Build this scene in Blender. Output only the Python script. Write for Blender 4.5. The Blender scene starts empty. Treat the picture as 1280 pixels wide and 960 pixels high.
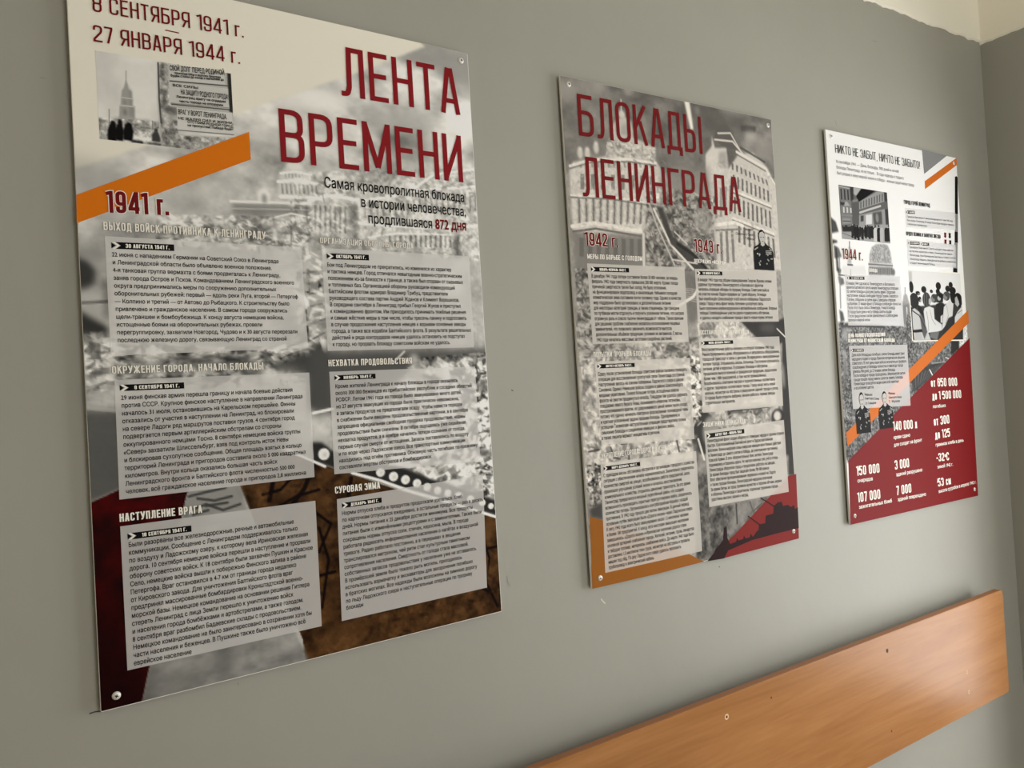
import bpy, bmesh, math, random
import numpy as np
from mathutils import Matrix, Vector
from mathutils.geometry import delaunay_2d_cdt, tessellate_polygon

# ------------------------------------------------------------------ camera, sky, lights, exposure
scene = bpy.context.scene
COL = scene.collection
scene.view_settings.view_transform = 'Standard'
scene.view_settings.look = 'None'
scene.view_settings.gamma = 1
scene.view_settings.use_curve_mapping = False
scene.view_settings.exposure = 0.0

XC = 2.577            # the corner on the right
FLOOR, CEIL = -1.60, 1.42
PAINT = 1.003         # where the grey paint ends
XL, YF = -2.6, -2.9   # far ends of the room

yaw, pitch, roll = 0.576001, 0.013278, -0.059814
f_ = Vector((math.sin(yaw)*math.cos(pitch), math.cos(yaw)*math.cos(pitch), math.sin(pitch)))
r_ = Vector((math.cos(yaw), -math.sin(yaw), 0)); u_ = r_.cross(f_)
r2 = r_*math.cos(roll) + u_*math.sin(roll); u2 = u_*math.cos(roll) - r_*math.sin(roll)
cam_d = bpy.data.cameras.new('camera'); cam = bpy.data.objects.new('camera', cam_d); COL.objects.link(cam)
cam.matrix_world = Matrix(((r2.x, u2.x, -f_.x, 0), (r2.y, u2.y, -f_.y, -1.17179), (r2.z, u2.z, -f_.z, 0), (0, 0, 0, 1)))
cam_d.sensor_width = 36; cam_d.lens = 36*960/1280; cam_d.clip_start = .02
scene.camera = cam

world = bpy.data.worlds.new('daylight'); scene.world = world; world.use_nodes = True
wb = world.node_tree.nodes['Background']; wb.inputs[0].default_value = (.86, .93, 1, 1); wb.inputs[1].default_value = .24

def area(name, loc, target, sx, sy, watts, col):
    d = bpy.data.lights.new(name, 'AREA'); d.shape = 'RECTANGLE'; d.size = sx; d.size_y = sy; d.energy = watts; d.color = col
    o = bpy.data.objects.new(name, d); COL.objects.link(o); o.location = loc
    o.rotation_euler = (Vector(target)-Vector(loc)).to_track_quat('-Z', 'Y').to_euler()
    return o
WIN = (-1.55, -.27, -1.32, .60)
FILL_WIN = (.75, 2.15, -.85, .95)      # unseen window added for fill light, in the wall behind the camera: x0, x1, z0, z1    # window opening in the right wall: y0, y1, z0, z1
area('window_daylight', (XC+.80, -.95, -.40), (XC-1.0, -.80, -.90), 2.1, 2.5, 138, (1, 1, 1))
area('added_fill_light', (1.45, YF-.35, .30), (1.55, YF+1.6, -.75), 1.4, 1.8, 40, (1, 1, 1))  # added fill to lift the ambient light, shining in at the invented window

# ------------------------------------------------------------------ measured data (millimetres on each board, right and down from its upper left corner)
ORIGIN=[(0.0829, 0.6136), (0.9061, 0.6064), (1.7359, 0.617)]
CORNERS=[[(0.0, -0.0), (619.6, 4.7), (622.1, 994.8), (-4.1, 999.7)], [(-0.0, 0.0), (621.9, -4.6), (623.8, 984.4), (2.1, 985.7)], [(0.0, -0.0), (629.8, -1.6), (623.2, 995.8), (-3.0, 992.0)]]
SCREWS=[[(15.0, 982.7), (604.7, 20.3)], [(19.7, 14.5), (608.0, 11.1), (605.8, 964.8), (23.1, 968.9)], [(21.4, 15.3), (612.6, 15.8), (605.2, 975.1), (16.9, 972.5)]]
HOLES=[[1.7644, -0.6815, 4.5, 0], [1.191, -0.6831, 3.6, 1], [1.7606, -0.8763, 2.4, 0], [2.1261, -0.8224, 3, 2], [2.1286, -0.8768, 3.2, 2], [1.3303, -0.6809, 2.2, 0]]
MARKS=[('s', [[0.9367, -0.4055], [0.9397, -0.4102], [0.9462, -0.4169]], 0.0022), ('c', [[0.066, -0.3873], [0.073, -0.3867], [0.0814, -0.3882]], 0.0018), ('d', [[0.7255, -0.3239], [0.7265, -0.3341], [0.7309, -0.3435]], 0.002), ('d', [[0.0477, 0.4548], [0.0531, 0.4547]], 0.0015), ('d', [[1.9853, 0.8953], [2.0118, 0.8984]], 0.002), ('c', [[0.7585, 0.0077], [0.7628, 0.0061]], 0.0016), ('c', [[1.2673, -0.4], [1.2698, -0.4022]], 0.0022), ('d', [[1.794, 0.652], [1.8008, 0.6365]], 0.002), ('d', [[0.2553, -0.3943], [0.2563, -0.398]], 0.002)]
BOARD_Y, BOARD_END, BOARD_Z=(-0.066, 2.3465, (-0.9329, -0.6411))
PRINTS=[{'base': 150,
  'contrast': 1.15,
  'gain': 1.28,
  'insets': [('photo_print', [30.2, 114.1, 207.9, 234.9], [('f', [(31.0, 108.8), (220.6, 71.3), (218.1, 253.6), (23.3, 275.2)], 178, 1, 0), ('n', [(31.0, 108.8), (220.6, 71.3), (218.1, 253.6), (23.3, 275.2)], 50, 12, 1, 1, 0), ('e', 85.8, 157.8, 24.0, 39.0, 192, 0.6, 14), ('e', 35.8, 135.3, 12.2, 20.8, 160, 0.6, 14), ('l', [(67.0, 135.6), (66.2, 152.3)], 1.2, 140, 1), ('f', [(66.3, 148.5), (68.3, 153.7), (69.1, 160.5), (72.9, 163.4), (72.8, 172.1), (73.6, 173.8), (72.7, 182.6), (75.3, 184.0), (74.6, 199.8), (77.9, 206.3), (53.6, 209.8), (55.6, 200.0), (56.6, 186.0), (58.2, 184.0), (59.1, 174.3), (60.4, 163.7), (62.9, 159.8)], 132, 1, 0.5), ('f', [(68.3, 153.7), (72.9, 163.4), (72.9, 182.6), (75.2, 185.7), (74.6, 199.8), (68.0, 200.8), (69.4, 155.3)], 116, 0.6, 1.5), ('e', 63.0, 193.7, 2.0, 4.9, 96, 0.8, 1), ('e', 63.4, 179.7, 1.4, 3.2, 104, 0.8, 1), ('l', [(58.2, 184.9), (75.3, 184.0)], 2, 160, 1), ('l', [(59.6, 173.4), (73.2, 173.5)], 1.5, 160, 1), ('f', [(28.5, 228.7), (29.5, 206.4), (38.4, 209.4), (38.7, 218.8), (47.8, 203.7), (68.1, 198.1), (78.9, 201.8), (91.7, 199.9), (97.9, 203.4), (105.3, 200.6), (106.1, 234.2), (29.6, 235.4)], 138, 0.9, 2), ('n', [(28.5, 228.7), (29.5, 206.4), (78.9, 201.8), (105.3, 200.6), (106.1, 234.2), (29.6, 235.4)], 5, 40, 2, 1, 0), ('f', [(30.2, 206.3), (38.4, 208.5), (39.0, 211.9), (30.0, 210.6)], 80, 0.8, 1), ('l', [(43.4, 192.3), (42.8, 211.3)], 1, 110, 1), ('l', [(97.2, 200.9), (97.1, 212.4)], 1.2, 110, 1), ('f', [(71.5, 224.6), (96.8, 224.8), (96.6, 230.1), (71.2, 229.9)], 206, 0.9, 1), ('e', 47.2, 211.9, 3.2, 4.5, 16, 1, 0.4), ('f', [(40.4, 222.0), (43.1, 213.0), (50.1, 212.0), (51.9, 222.1), (50.4, 235.2), (40.3, 234.8)], 14, 1, 0.5), ('e', 56.1, 209.4, 2.9, 4.5, 16, 1, 0.4), ('f', [(49.7, 220.7), (52.2, 211.7), (58.5, 210.8), (60.2, 221.0), (58.7, 234.1), (49.6, 233.6)], 14, 1, 0.5), ('e', 66.8, 211.7, 3.4, 4.6, 16, 1, 0.4), ('f', [(59.6, 219.3), (62.5, 210.2), (70.0, 209.2), (72.1, 219.3), (70.5, 232.6), (59.6, 232.3)], 14, 1, 0.5), ('e', 101.4, 213.6, 2.1, 2.9, 50, 1, 0.4), ('f', [(95.8, 219.6), (99.7, 215.2), (103.8, 215.4), (106.5, 225.3), (106.3, 229.7), (95.3, 229.4)], 54, 1, 0.5), ('f', [(69.6, 231.0), (83.8, 231.4), (83.6, 234.9), (69.5, 234.0)], 40, 1, 0.5), ('f', [(90.1, 231.8), (107.8, 231.8), (107.7, 234.7), (90.0, 234.1)], 60, 0.9, 0.5), ('f', [(109.4, 116.4), (121.9, 112.3), (120.3, 177.0), (132.0, 175.2), (129.9, 216.8), (209.6, 209.8), (208.0, 239.9), (107.6, 235.8), (106.8, 202.2), (106.1, 166.8)], 124, 1, 1), ('n', [(109.4, 116.4), (121.9, 112.3), (120.3, 177.0), (132.0, 175.2), (129.9, 216.8), (209.6, 209.8), (208.0, 239.9), (107.6, 235.8)], 7, 42, 4, 1, 0), ('l', [(108.6, 116.6), (107.6, 170.1), (108.5, 201.9)], 2, 66, 1), ('f', [(113.2, 154.9), (117.3, 156.1), (115.5, 174.2), (112.3, 174.7)], 70, 0.7, 2), ('f', [(114.5, 177.9), (128.6, 175.7), (129.8, 184.5), (114.9, 186.8)], 78, 0.8, 2), ('e', 117.9, 193.4, 5.8, 7.1, 176, 0.6, 4), ('f', [(121.7, 115.9), (202.2, 114.1), (208.5, 113.0), (207.1, 206.5), (130.2, 209.6), (131.9, 177.0), (122.9, 174.8)], 150, 1, 0.5), ('f', [(202.6, 113.1), (208.5, 113.0), (208.0, 172.8), (202.7, 171.7)], 38, 1, 0.5), ('f', [(122.0, 115.9), (198.4, 117.5), (198.5, 133.3), (123.0, 139.3)], 166, 1, 0.3), ('f', [(122.1, 141.3), (202.7, 137.3), (202.9, 168.0), (123.5, 172.9)], 164, 1, 0.3), ('f', [(130.2, 177.3), (206.2, 173.0), (207.7, 204.5), (130.0, 208.7)], 172, 1, 0.3), ('l', [(123.0, 139.7), (202.0, 133.3)], 1.6, 62, 1), ('l', [(123.5, 172.9), (202.8, 168.7)], 1.6, 62, 1), ('l', [(129.9, 209.1), (207.7, 205.4)], 1.2, 90, 1), ('l', [(122.2, 171.3), (202.1, 166.2)], 1, 110, 1)], 1.25)],
  'ops': [('n', [(-18.1, -29.4), (731.1, -237.3), (673.1, 1056.2), (-30.1, 1043.8)], 70, 16, 3, 1, 0), ('n', [(-18.1, -29.4), (731.1, -237.3), (673.1, 1056.2), (-30.1, 1043.8)], 9, 9, 4, 1, 0), ('f', [(-9.0, 107.7), (650.2, -25.9), (633.7, 212.4), (259.9, 253.1), (-21.7, 388.8)], 158, 0.85, 25), ('n', [(-6.2, 44.4), (656.1, -112.0), (633.7, 212.4), (-18.9, 326.8)], 60, 26, 5, 1.6, 15), ('n', [(134.8, 118.9), (650.2, -25.9), (633.7, 212.4), (-21.7, 388.8)], 34, 20, 21, 1.5, 12), ('e', 336.1, 126.6, 57.0, 16.8, 196, 0.8, 12), ('e', 249.2, 194.0, 26.3, 14.3, 200, 0.8, 18), ('e', 597.6, 113.1, 33.2, 25.0, 198, 0.85, 10), ('f', [(258.8, 146.3), (303.2, 119.2), (352.3, 109.1), (386.2, 126.0), (350.1, 146.7), (294.1, 151.6)], 186, 0.7, 5), ('f', [(505.9, 63.2), (549.9, 67.5), (529.7, 103.2), (481.6, 106.9)], 188, 0.6, 6), ('f', [(424.9, 146.8), (528.6, 119.4), (572.7, 137.3), (499.5, 163.6), (431.7, 168.9)], 146, 0.6, 7), ('f', [(569.7, 113.2), (623.3, 84.1), (630.5, 154.2), (589.2, 167.9)], 196, 0.7, 6), ('e', 513.7, 77.8, 26.6, 16.2, 190, 0.6, 16), ('e', 475.2, 139.4, 64.4, 15.8, 148, 0.7, 20), ('e', 570.8, 166.2, 41.8, 14.5, 192, 0.7, 18), ('e', 388.0, 95.5, 23.9, 17.2, 176, 0.7, 14), ('e', 300.6, 165.1, 22.0, 11.0, 152, 0.6, 16), ('e', 347.5, 191.6, 46.0, 18.7, 170, 0.7, 20), ('f', [(540.8, 0.3), (648.4, -0.2), (644.3, 59.7), (577.7, 62.7), (547.3, 39.6), (486.1, 35.0)], 126, 0.9, 9), ('f', [(-35.9, -35.1), (257.2, -118.1), (538.1, 3.7), (399.0, 79.8), (271.9, 141.9), (138.1, 211.8), (-32.5, 294.1)], (181, 179, 172), 1, 2), ('e', 19.9, 291.4, 27.9, 13.0, 110, 0.8, 16), ('e', 10.6, 275.1, 20.1, 11.5, 150, 0.7, 16), ('e', 131.1, 310.4, 31.2, 13.8, 120, 0.8, 16), ('e', 185.2, 274.4, 48.0, 18.9, 150, 0.6, 25), ('e', 141.2, 337.1, 51.6, 8.6, 178, 0.6, 14), ('e', 166.3, 298.0, 20.6, 9.3, 185, 0.5, 14), ('e', 194.1, 333.2, 36.2, 9.5, 182, 0.6, 12), ('f', [(22.3, 348.7), (249.1, 345.2), (248.0, 364.6), (21.3, 368.9)], 108, 0.62, 9), ('f', [(327.8, 348.3), (419.8, 354.8), (418.7, 372.2), (326.8, 366.8)], 108, 0.62, 9), ('f', [(24.2, 537.9), (240.9, 534.7), (239.6, 559.1), (23.1, 559.8)], 104, 0.5, 9), ('f', [(268.7, 290.2), (269.3, 269.0), (273.4, 253.9), (283.8, 241.3), (310.3, 241.7), (321.6, 250.4), (329.5, 259.6), (333.9, 279.3), (324.7, 285.2)], 168, 0.95, 1.5), ('e', 297.1, 239.8, 13.3, 7.3, 182, 0.9, 2), ('w', [(272.5, 268.7), (332.6, 266.0), (333.8, 281.0), (273.2, 286.6)], 9, 1, 122, 0.85, 0.45, 0.9), ('l', [(270.0, 267.3), (299.1, 262.1), (332.0, 264.4)], 4, 205, 1), ('l', [(275.0, 253.8), (296.5, 249.1), (321.6, 250.4)], 3, 200, 1), ('l', [(273.0, 289.9), (333.4, 286.7)], 5, 196, 1), ('w', [(279.9, 253.2), (306.4, 250.4), (306.0, 258.0), (279.5, 260.8)], 5, 1, 115, 0.6, 0.4, 0.8), ('f', [(200.1, 306.0), (318.8, 299.0), (317.7, 317.4), (199.2, 323.3)], 112, 0.9, 3), ('l', [(198.7, 303.9), (245.2, 301.1), (318.9, 296.7)], 4, 182, 1), ('l', [(198.1, 314.6), (316.6, 306.8)], 2, 150, 1), ('f', [(238.8, 301.6), (241.3, 284.7), (248.0, 277.6), (255.6, 285.0), (256.3, 300.1)], 188, 0.9, 2), ('e', 248.0, 295.4, 3.8, 7.2, 110, 0.8, 1), ('f', [(221.5, 334.3), (234.9, 315.7), (253.3, 325.6), (242.0, 358.5), (216.9, 363.2)], 98, 0.8, 8), ('e', 262.2, 337.9, 19.4, 13.0, 150, 0.8, 8), ('e', 287.4, 352.5, 16.5, 11.5, 178, 0.7, 8), ('l', [(288.9, 296.6), (285.2, 362.5)], 3, 120, 1), ('l', [(253.3, 325.6), (287.9, 314.8), (326.0, 320.1)], 2.5, 185, 1), ('e', 290.3, 300.8, 4.7, 3.3, 190, 0.9, 1), ('n', [(96.7, 331.4), (319.4, 317.3), (316.2, 374.0), (94.7, 373.3)], 9, 30, 7, 1, 0), ('f', [(318.8, 297.9), (342.3, 281.1), (400.8, 277.6), (394.3, 351.9), (318.1, 341.8)], 165, 0.95, 2), ('w', [(322.5, 297.6), (380.0, 294.5), (377.2, 341.7), (320.2, 338.0)], 7, 1, 122, 0.8, 0.4, 0.95), ('f', [(382.1, 292.5), (398.0, 291.1), (394.3, 351.9), (378.7, 349.1)], 105, 0.8, 3), ('l', [(317.2, 292.6), (346.1, 280.8), (400.5, 283.3)], 5, 204, 1), ('f', [(401.4, 268.1), (468.8, 242.1), (629.2, 208.7), (620.6, 367.6), (396.6, 348.0)], 166, 0.9, 4),
          ('w', [(404.0, 290.6), (626.6, 246.5), (624.0, 284.3), (402.7, 313.5)], 20, 1, 120, 0.7, 0.4, 0.9), ('w', [(446.1, 337.3), (569.1, 329.4), (567.5, 353.9), (444.8, 356.7)], 13, 1, 105, 0.75, 0.45, 0.9), ('l', [(400.3, 287.1), (502.1, 258.4), (627.1, 238.1)], 4, 205, 1), ('l', [(398.2, 321.4), (515.6, 320.9), (622.2, 309.4)], 4, 200, 1), ('l', [(493.4, 259.3), (539.5, 226.7), (624.5, 207.1)], 4, 206, 1), ('l', [(412.9, 343.2), (463.0, 334.2), (578.4, 328.8)], 3, 195, 1), ('f', [(571.7, 325.2), (585.7, 324.3), (582.6, 369.4), (568.7, 370.1)], 92, 0.85, 3), ('e', 611.5, 361.9, 10.5, 11.7, 196, 0.9, 3), ('e', 611.5, 361.9, 4.3, 5.0, 235, 0.9, 1), ('n', [(295.9, 249.2), (634.3, 203.9), (622.8, 371.7), (288.9, 372.5)], 8, 22, 8, 1, 0), ('r', [(96.6, 334.4), (319.2, 320.6), (316.2, 374.0), (94.7, 373.3)], 420, 5, 80, 205, 31, 0.5), ('r', [(295.0, 263.8), (632.6, 229.2), (622.8, 371.7), (288.9, 372.5)], 260, 5, 105, 205, 32, 0.55), ('f', [(-4.4, 380.3), (31.5, 381.0), (24.7, 526.9), (-11.1, 526.2)], 128, 0.7, 10), ('f', [(-2.3, 385.6), (31.4, 383.8), (30.9, 394.8), (-2.7, 393.7)], 105, 0.7, 6), ('f', [(293.3, 369.7), (341.8, 370.4), (333.0, 520.9), (284.1, 532.6)], 150, 0.8, 10), ('f', [(297.0, 416.7), (339.2, 413.8), (338.2, 431.4), (295.9, 435.6)], 112, 0.9, 4), ('e', 320.6, 396.9, 19.5, 5.1, 188, 0.8, 6), ('e', 316.4, 470.0, 19.4, 9.5, 190, 0.8, 8), ('e', 318.1, 495.3, 16.1, 11.1, 196, 0.8, 8), ('l', [(309.0, 402.1), (307.5, 440.1)], 4.5, 46, 1), ('l', [(301.7, 457.5), (302.9, 514.7)], 4.5, 46, 1), ('l', [(328.3, 404.6), (326.5, 434.9)], 4.5, 46, 1), ('l', [(291.2, 407.5), (340.0, 400.9)], 2.5, 88, 1), ('l', [(292.5, 440.4), (341.3, 434.5)], 2.5, 88, 1), ('l', [(300.9, 460.7), (340.4, 450.6)], 2.5, 88, 1), ('l', [(302.6, 485.8), (338.9, 476.2)], 2.5, 88, 1), ('l', [(301.0, 514.1), (337.7, 495.4)], 2.5, 88, 1), ('l', [(225.8, 537.4), (275.4, 520.0), (302.9, 507.8)], 3, 78, 1), ('l', [(-3.2, 457.4), (30.5, 455.0)], 4, 70, 1), ('f', [(-2.8, 396.4), (8.8, 401.3), (19.0, 414.6), (15.8, 431.1), (7.1, 439.0), (-3.7, 441.2)], 60, 1, 3), ('f', [(-4.8, 465.5), (7.8, 476.3), (28.9, 488.5), (29.7, 498.2), (18.5, 503.6), (-4.0, 500.7)], 56, 1, 3), ('f', [(25.7, 426.7), (31.8, 426.5), (30.5, 480.3), (26.9, 480.3)], 72, 0.9, 3), ('e', 11.3, 450.4, 14.4, 8.2, 165, 0.8, 8), ('e', 9.6, 513.0, 16.7, 6.8, 150, 0.8, 8), ('e', 12.1, 537.6, 19.2, 16.3, 172, 0.8, 12), ('n', [(-5.4, 504.7), (37.9, 505.1), (34.8, 571.2), (-8.4, 569.3)], 8, 34, 11, 1.5, 0), ('f', [(37.3, 518.9), (300.4, 523.5), (297.8, 570.5), (35.3, 560.2)], 150, 0.75, 8), ('f', [(130.3, 517.7), (221.5, 507.0), (220.3, 528.2), (129.6, 532.1)], 120, 0.6, 6), ('r', [(37.4, 516.2), (300.6, 520.4), (297.4, 576.7), (35.1, 565.7)], 300, 9, 60, 205, 33, 0.6), ('f', [(49.1, 530.3), (129.7, 529.2), (226.1, 531.3), (207.6, 545.9), (145.3, 544.1), (94.8, 535.6), (51.3, 536.4)], 72, 0.95, 3), ('e', 77.8, 539.4, 12.8, 9.9, 198, 0.9, 6), ('e', 156.9, 534.2, 22.2, 7.6, 158, 0.8, 6), ('e', 157.6, 521.6, 12.5, 7.6, 175, 0.7, 6), ('n', [(37.4, 516.2), (300.6, 520.4), (297.8, 570.5), (35.3, 560.2)], 7, 34, 12, 2, 0), ('f', [(243.2, 547.6), (287.3, 532.6), (308.7, 518.9), (335.3, 509.8), (329.0, 616.2), (298.4, 614.4), (301.3, 564.3), (254.7, 559.0)], 62, 0.95, 4), ('r', [(-7.5, 499.3), (28.1, 505.0), (32.4, 571.1), (-8.4, 569.3)], 160, 9, 80, 205, 36, 0.6), ('r', [(296.3, 372.7), (341.6, 373.6), (333.1, 517.7), (287.6, 526.4)], 120, 10, 110, 200, 37, 0.6), ('f', [(-6.1, 600.0), (139.8, 600.9), (247.7, 601.1), (261.3, 680.5), (82.3, 703.0), (-4.5, 727.2)], 74, 0.9, 5), ('l', [(-5.9, 595.8), (32.6, 602.4)], 5, 150, 0.6), ('e', 171.0, 631.7, 55.4, 39.3, 150, 0.6, 14), ('e', 249.0, 577.0, 47.8, 24.1, 160, 0.7, 10), ('f', [(300.1, 562.0), (304.0, 518.5), (338.2, 525.9), (628.5, 531.1), (627.1, 550.4), (486.0, 564.9), (453.3, 581.7), (379.0, 623.6), (301.2, 627.2)], 74, 0.95, 6),
          ('f', [(481.9, 566.5), (527.2, 558.9), (625.2, 546.5), (629.4, 807.9), (513.7, 763.8), (391.7, 718.3), (346.6, 683.0), (379.2, 620.2), (453.2, 583.5)], 182, 0.95, 8), ('n', [(483.4, 543.0), (632.7, 535.1), (629.4, 807.9), (513.7, 763.8), (391.7, 718.3), (366.3, 653.8), (453.2, 583.5)], 11, 46, 14, 1, 0), ('n', [(596.3, 545.8), (632.7, 535.1), (627.7, 800.1), (580.4, 779.1)], 6, 50, 15, 1, 0), ('r', [(483.0, 550.3), (632.2, 542.8), (627.5, 803.9), (513.9, 760.2), (443.7, 734.3), (375.7, 678.7), (453.2, 583.5)], 900, 9, 70, 222, 34, 0.5), ('r', [(596.3, 545.8), (630.2, 538.9), (626.8, 800.0), (588.5, 787.6)], 300, 7, 40, 225, 35, 0.65), ('e', 481.2, 545.9, 8.8, 10.1, 150, 0.9, 3), ('f', [(461.4, 578.4), (470.6, 557.1), (494.8, 554.2), (501.2, 580.0)], 140, 0.8, 4), ('e', 574.2, 614.9, 11.2, 8.2, 120, 0.9, 2), ('e', 523.3, 555.0, 8.2, 5.2, 165, 0.8, 3), ('l', [(447.8, 545.7), (464.3, 531.7)], 3, 160, 1), ('l', [(304.8, 624.1), (336.2, 619.3)], 4, 196, 1), ('l', [(574.3, 677.0), (593.1, 657.6)], 4, 120, 1), ('e', 316.9, 651.8, 14.5, 7.4, 190, 0.9, 6), ('e', 309.4, 663.0, 20.6, 6.7, 165, 0.8, 8), ('f', [(594.2, 705.0), (624.9, 711.6), (624.1, 723.0), (593.2, 720.1)], 82, 0.8, 3), ('f', [(597.7, 589.5), (620.4, 582.8), (616.4, 607.5), (601.0, 606.8)], 110, 0.8, 3), ('f', [(161.9, 636.8), (203.7, 655.3), (297.4, 697.4), (452.1, 765.1), (687.5, 857.1), (707.8, 1063.9), (274.0, 1039.3), (269.6, 965.8)], 150, 1, 2), ('n', [(161.9, 636.8), (203.7, 655.3), (297.4, 697.4), (452.1, 765.1), (687.5, 857.1), (707.8, 1063.9), (274.0, 1039.3), (269.6, 965.8)], 20, 34, 16, 1, 0), ('n', [(161.9, 636.8), (203.7, 655.3), (297.4, 697.4), (452.1, 765.1), (687.5, 857.1), (707.8, 1063.9), (274.0, 1039.3), (269.6, 965.8)], 7, 16, 17, 1, 0), ('l', [(303.7, 696.7), (285.1, 737.7), (256.3, 770.5), (241.7, 816.4)], 6, 50, 0.85), ('l', [(360.0, 731.3), (352.7, 764.5), (372.8, 786.1), (348.6, 833.1)], 6, 50, 0.85), ('l', [(226.0, 671.4), (241.7, 708.7), (231.2, 749.3)], 6, 50, 0.85), ('l', [(274.2, 712.1), (248.6, 735.9), (222.3, 739.9)], 4, 50, 0.85), ('l', [(238.7, 763.4), (272.1, 748.4), (307.4, 742.8)], 4, 50, 0.85), ('l', [(304.0, 801.5), (316.3, 852.8), (301.9, 924.0)], 4, 50, 0.85), ('l', [(299.1, 776.3), (323.3, 798.1), (301.9, 838.1)], 4, 50, 0.85), ('l', [(587.5, 842.6), (603.0, 900.8), (593.7, 941.0), (613.5, 986.8)], 4, 50, 0.85), ('l', [(581.5, 883.4), (625.9, 882.1)], 4, 50, 0.85), ('l', [(565.1, 935.8), (599.0, 958.8)], 4, 50, 0.85), ('l', [(299.7, 874.6), (325.4, 872.9)], 4, 50, 0.85), ('l', [(467.4, 798.7), (485.0, 867.7), (459.0, 929.4)], 4, 50, 0.85), ('l', [(397.0, 789.3), (436.3, 833.8)], 4, 50, 0.85), ('l', [(510.8, 818.0), (552.2, 892.3), (533.2, 943.5)], 4, 50, 0.85), ('e', 581.8, 925.0, 22.3, 21.9, 205, 0.6, 5), ('e', 332.7, 967.5, 38.6, 17.2, 190, 0.5, 6), ('e', 593.5, 850.5, 29.0, 16.6, 200, 0.5, 4), ('e', 224.4, 700.9, 23.3, 11.8, 190, 0.5, 5), ('r', [(161.9, 636.8), (203.7, 655.3), (297.4, 697.4), (452.1, 765.1), (687.5, 857.1), (707.8, 1063.9), (274.0, 1039.3), (269.6, 965.8)], 260, 9, 60, 190, 38, 0.35), ('m', [(161.9, 636.8), (203.7, 655.3), (297.4, 697.4), (452.1, 765.1), (687.5, 857.1), (707.8, 1063.9), (274.0, 1039.3), (269.6, 965.8)], (0.44, 0.33, 0.225)), ('f', [(27.7, 539.4), (237.6, 539.2), (236.5, 560.5), (26.8, 558.5)], 96, 0.62, 7), ('f', [(298.8, 668.8), (315.8, 670.2), (332.4, 685.2), (388.4, 711.0), (452.1, 724.5), (510.3, 753.2), (625.4, 801.7), (624.8, 828.4), (473.0, 767.0), (362.0, 725.6), (300.5, 697.3)], 48, 1, 1), ('e', 318.2, 688.9, 8.9, 9.2, 190, 1, 0.8), ('e', 319.5, 690.1, 3.6, 3.9, 150, 0.7, 1), ('e', 409.8, 727.2, 7.5, 7.3, 190, 1, 0.8), ('e', 411.2, 728.4, 3.0, 3.1, 150, 0.7, 1), ('e', 432.0, 736.6, 8.0, 7.7, 190, 1, 0.8), ('e', 433.4, 737.8, 3.2, 3.3, 150, 0.7, 1), ('e', 452.8, 744.2, 7.8, 7.5, 190, 1, 0.8), ('e', 454.3, 745.5, 3.1, 3.2, 150, 0.7, 1), ('e', 473.2, 752.6, 7.5, 7.1, 190, 1, 0.8), ('e', 474.7, 753.8, 3.0, 3.1, 150, 0.7, 1), ('e', 491.4, 761.2, 7.2, 6.8, 190, 1, 0.8),
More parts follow.
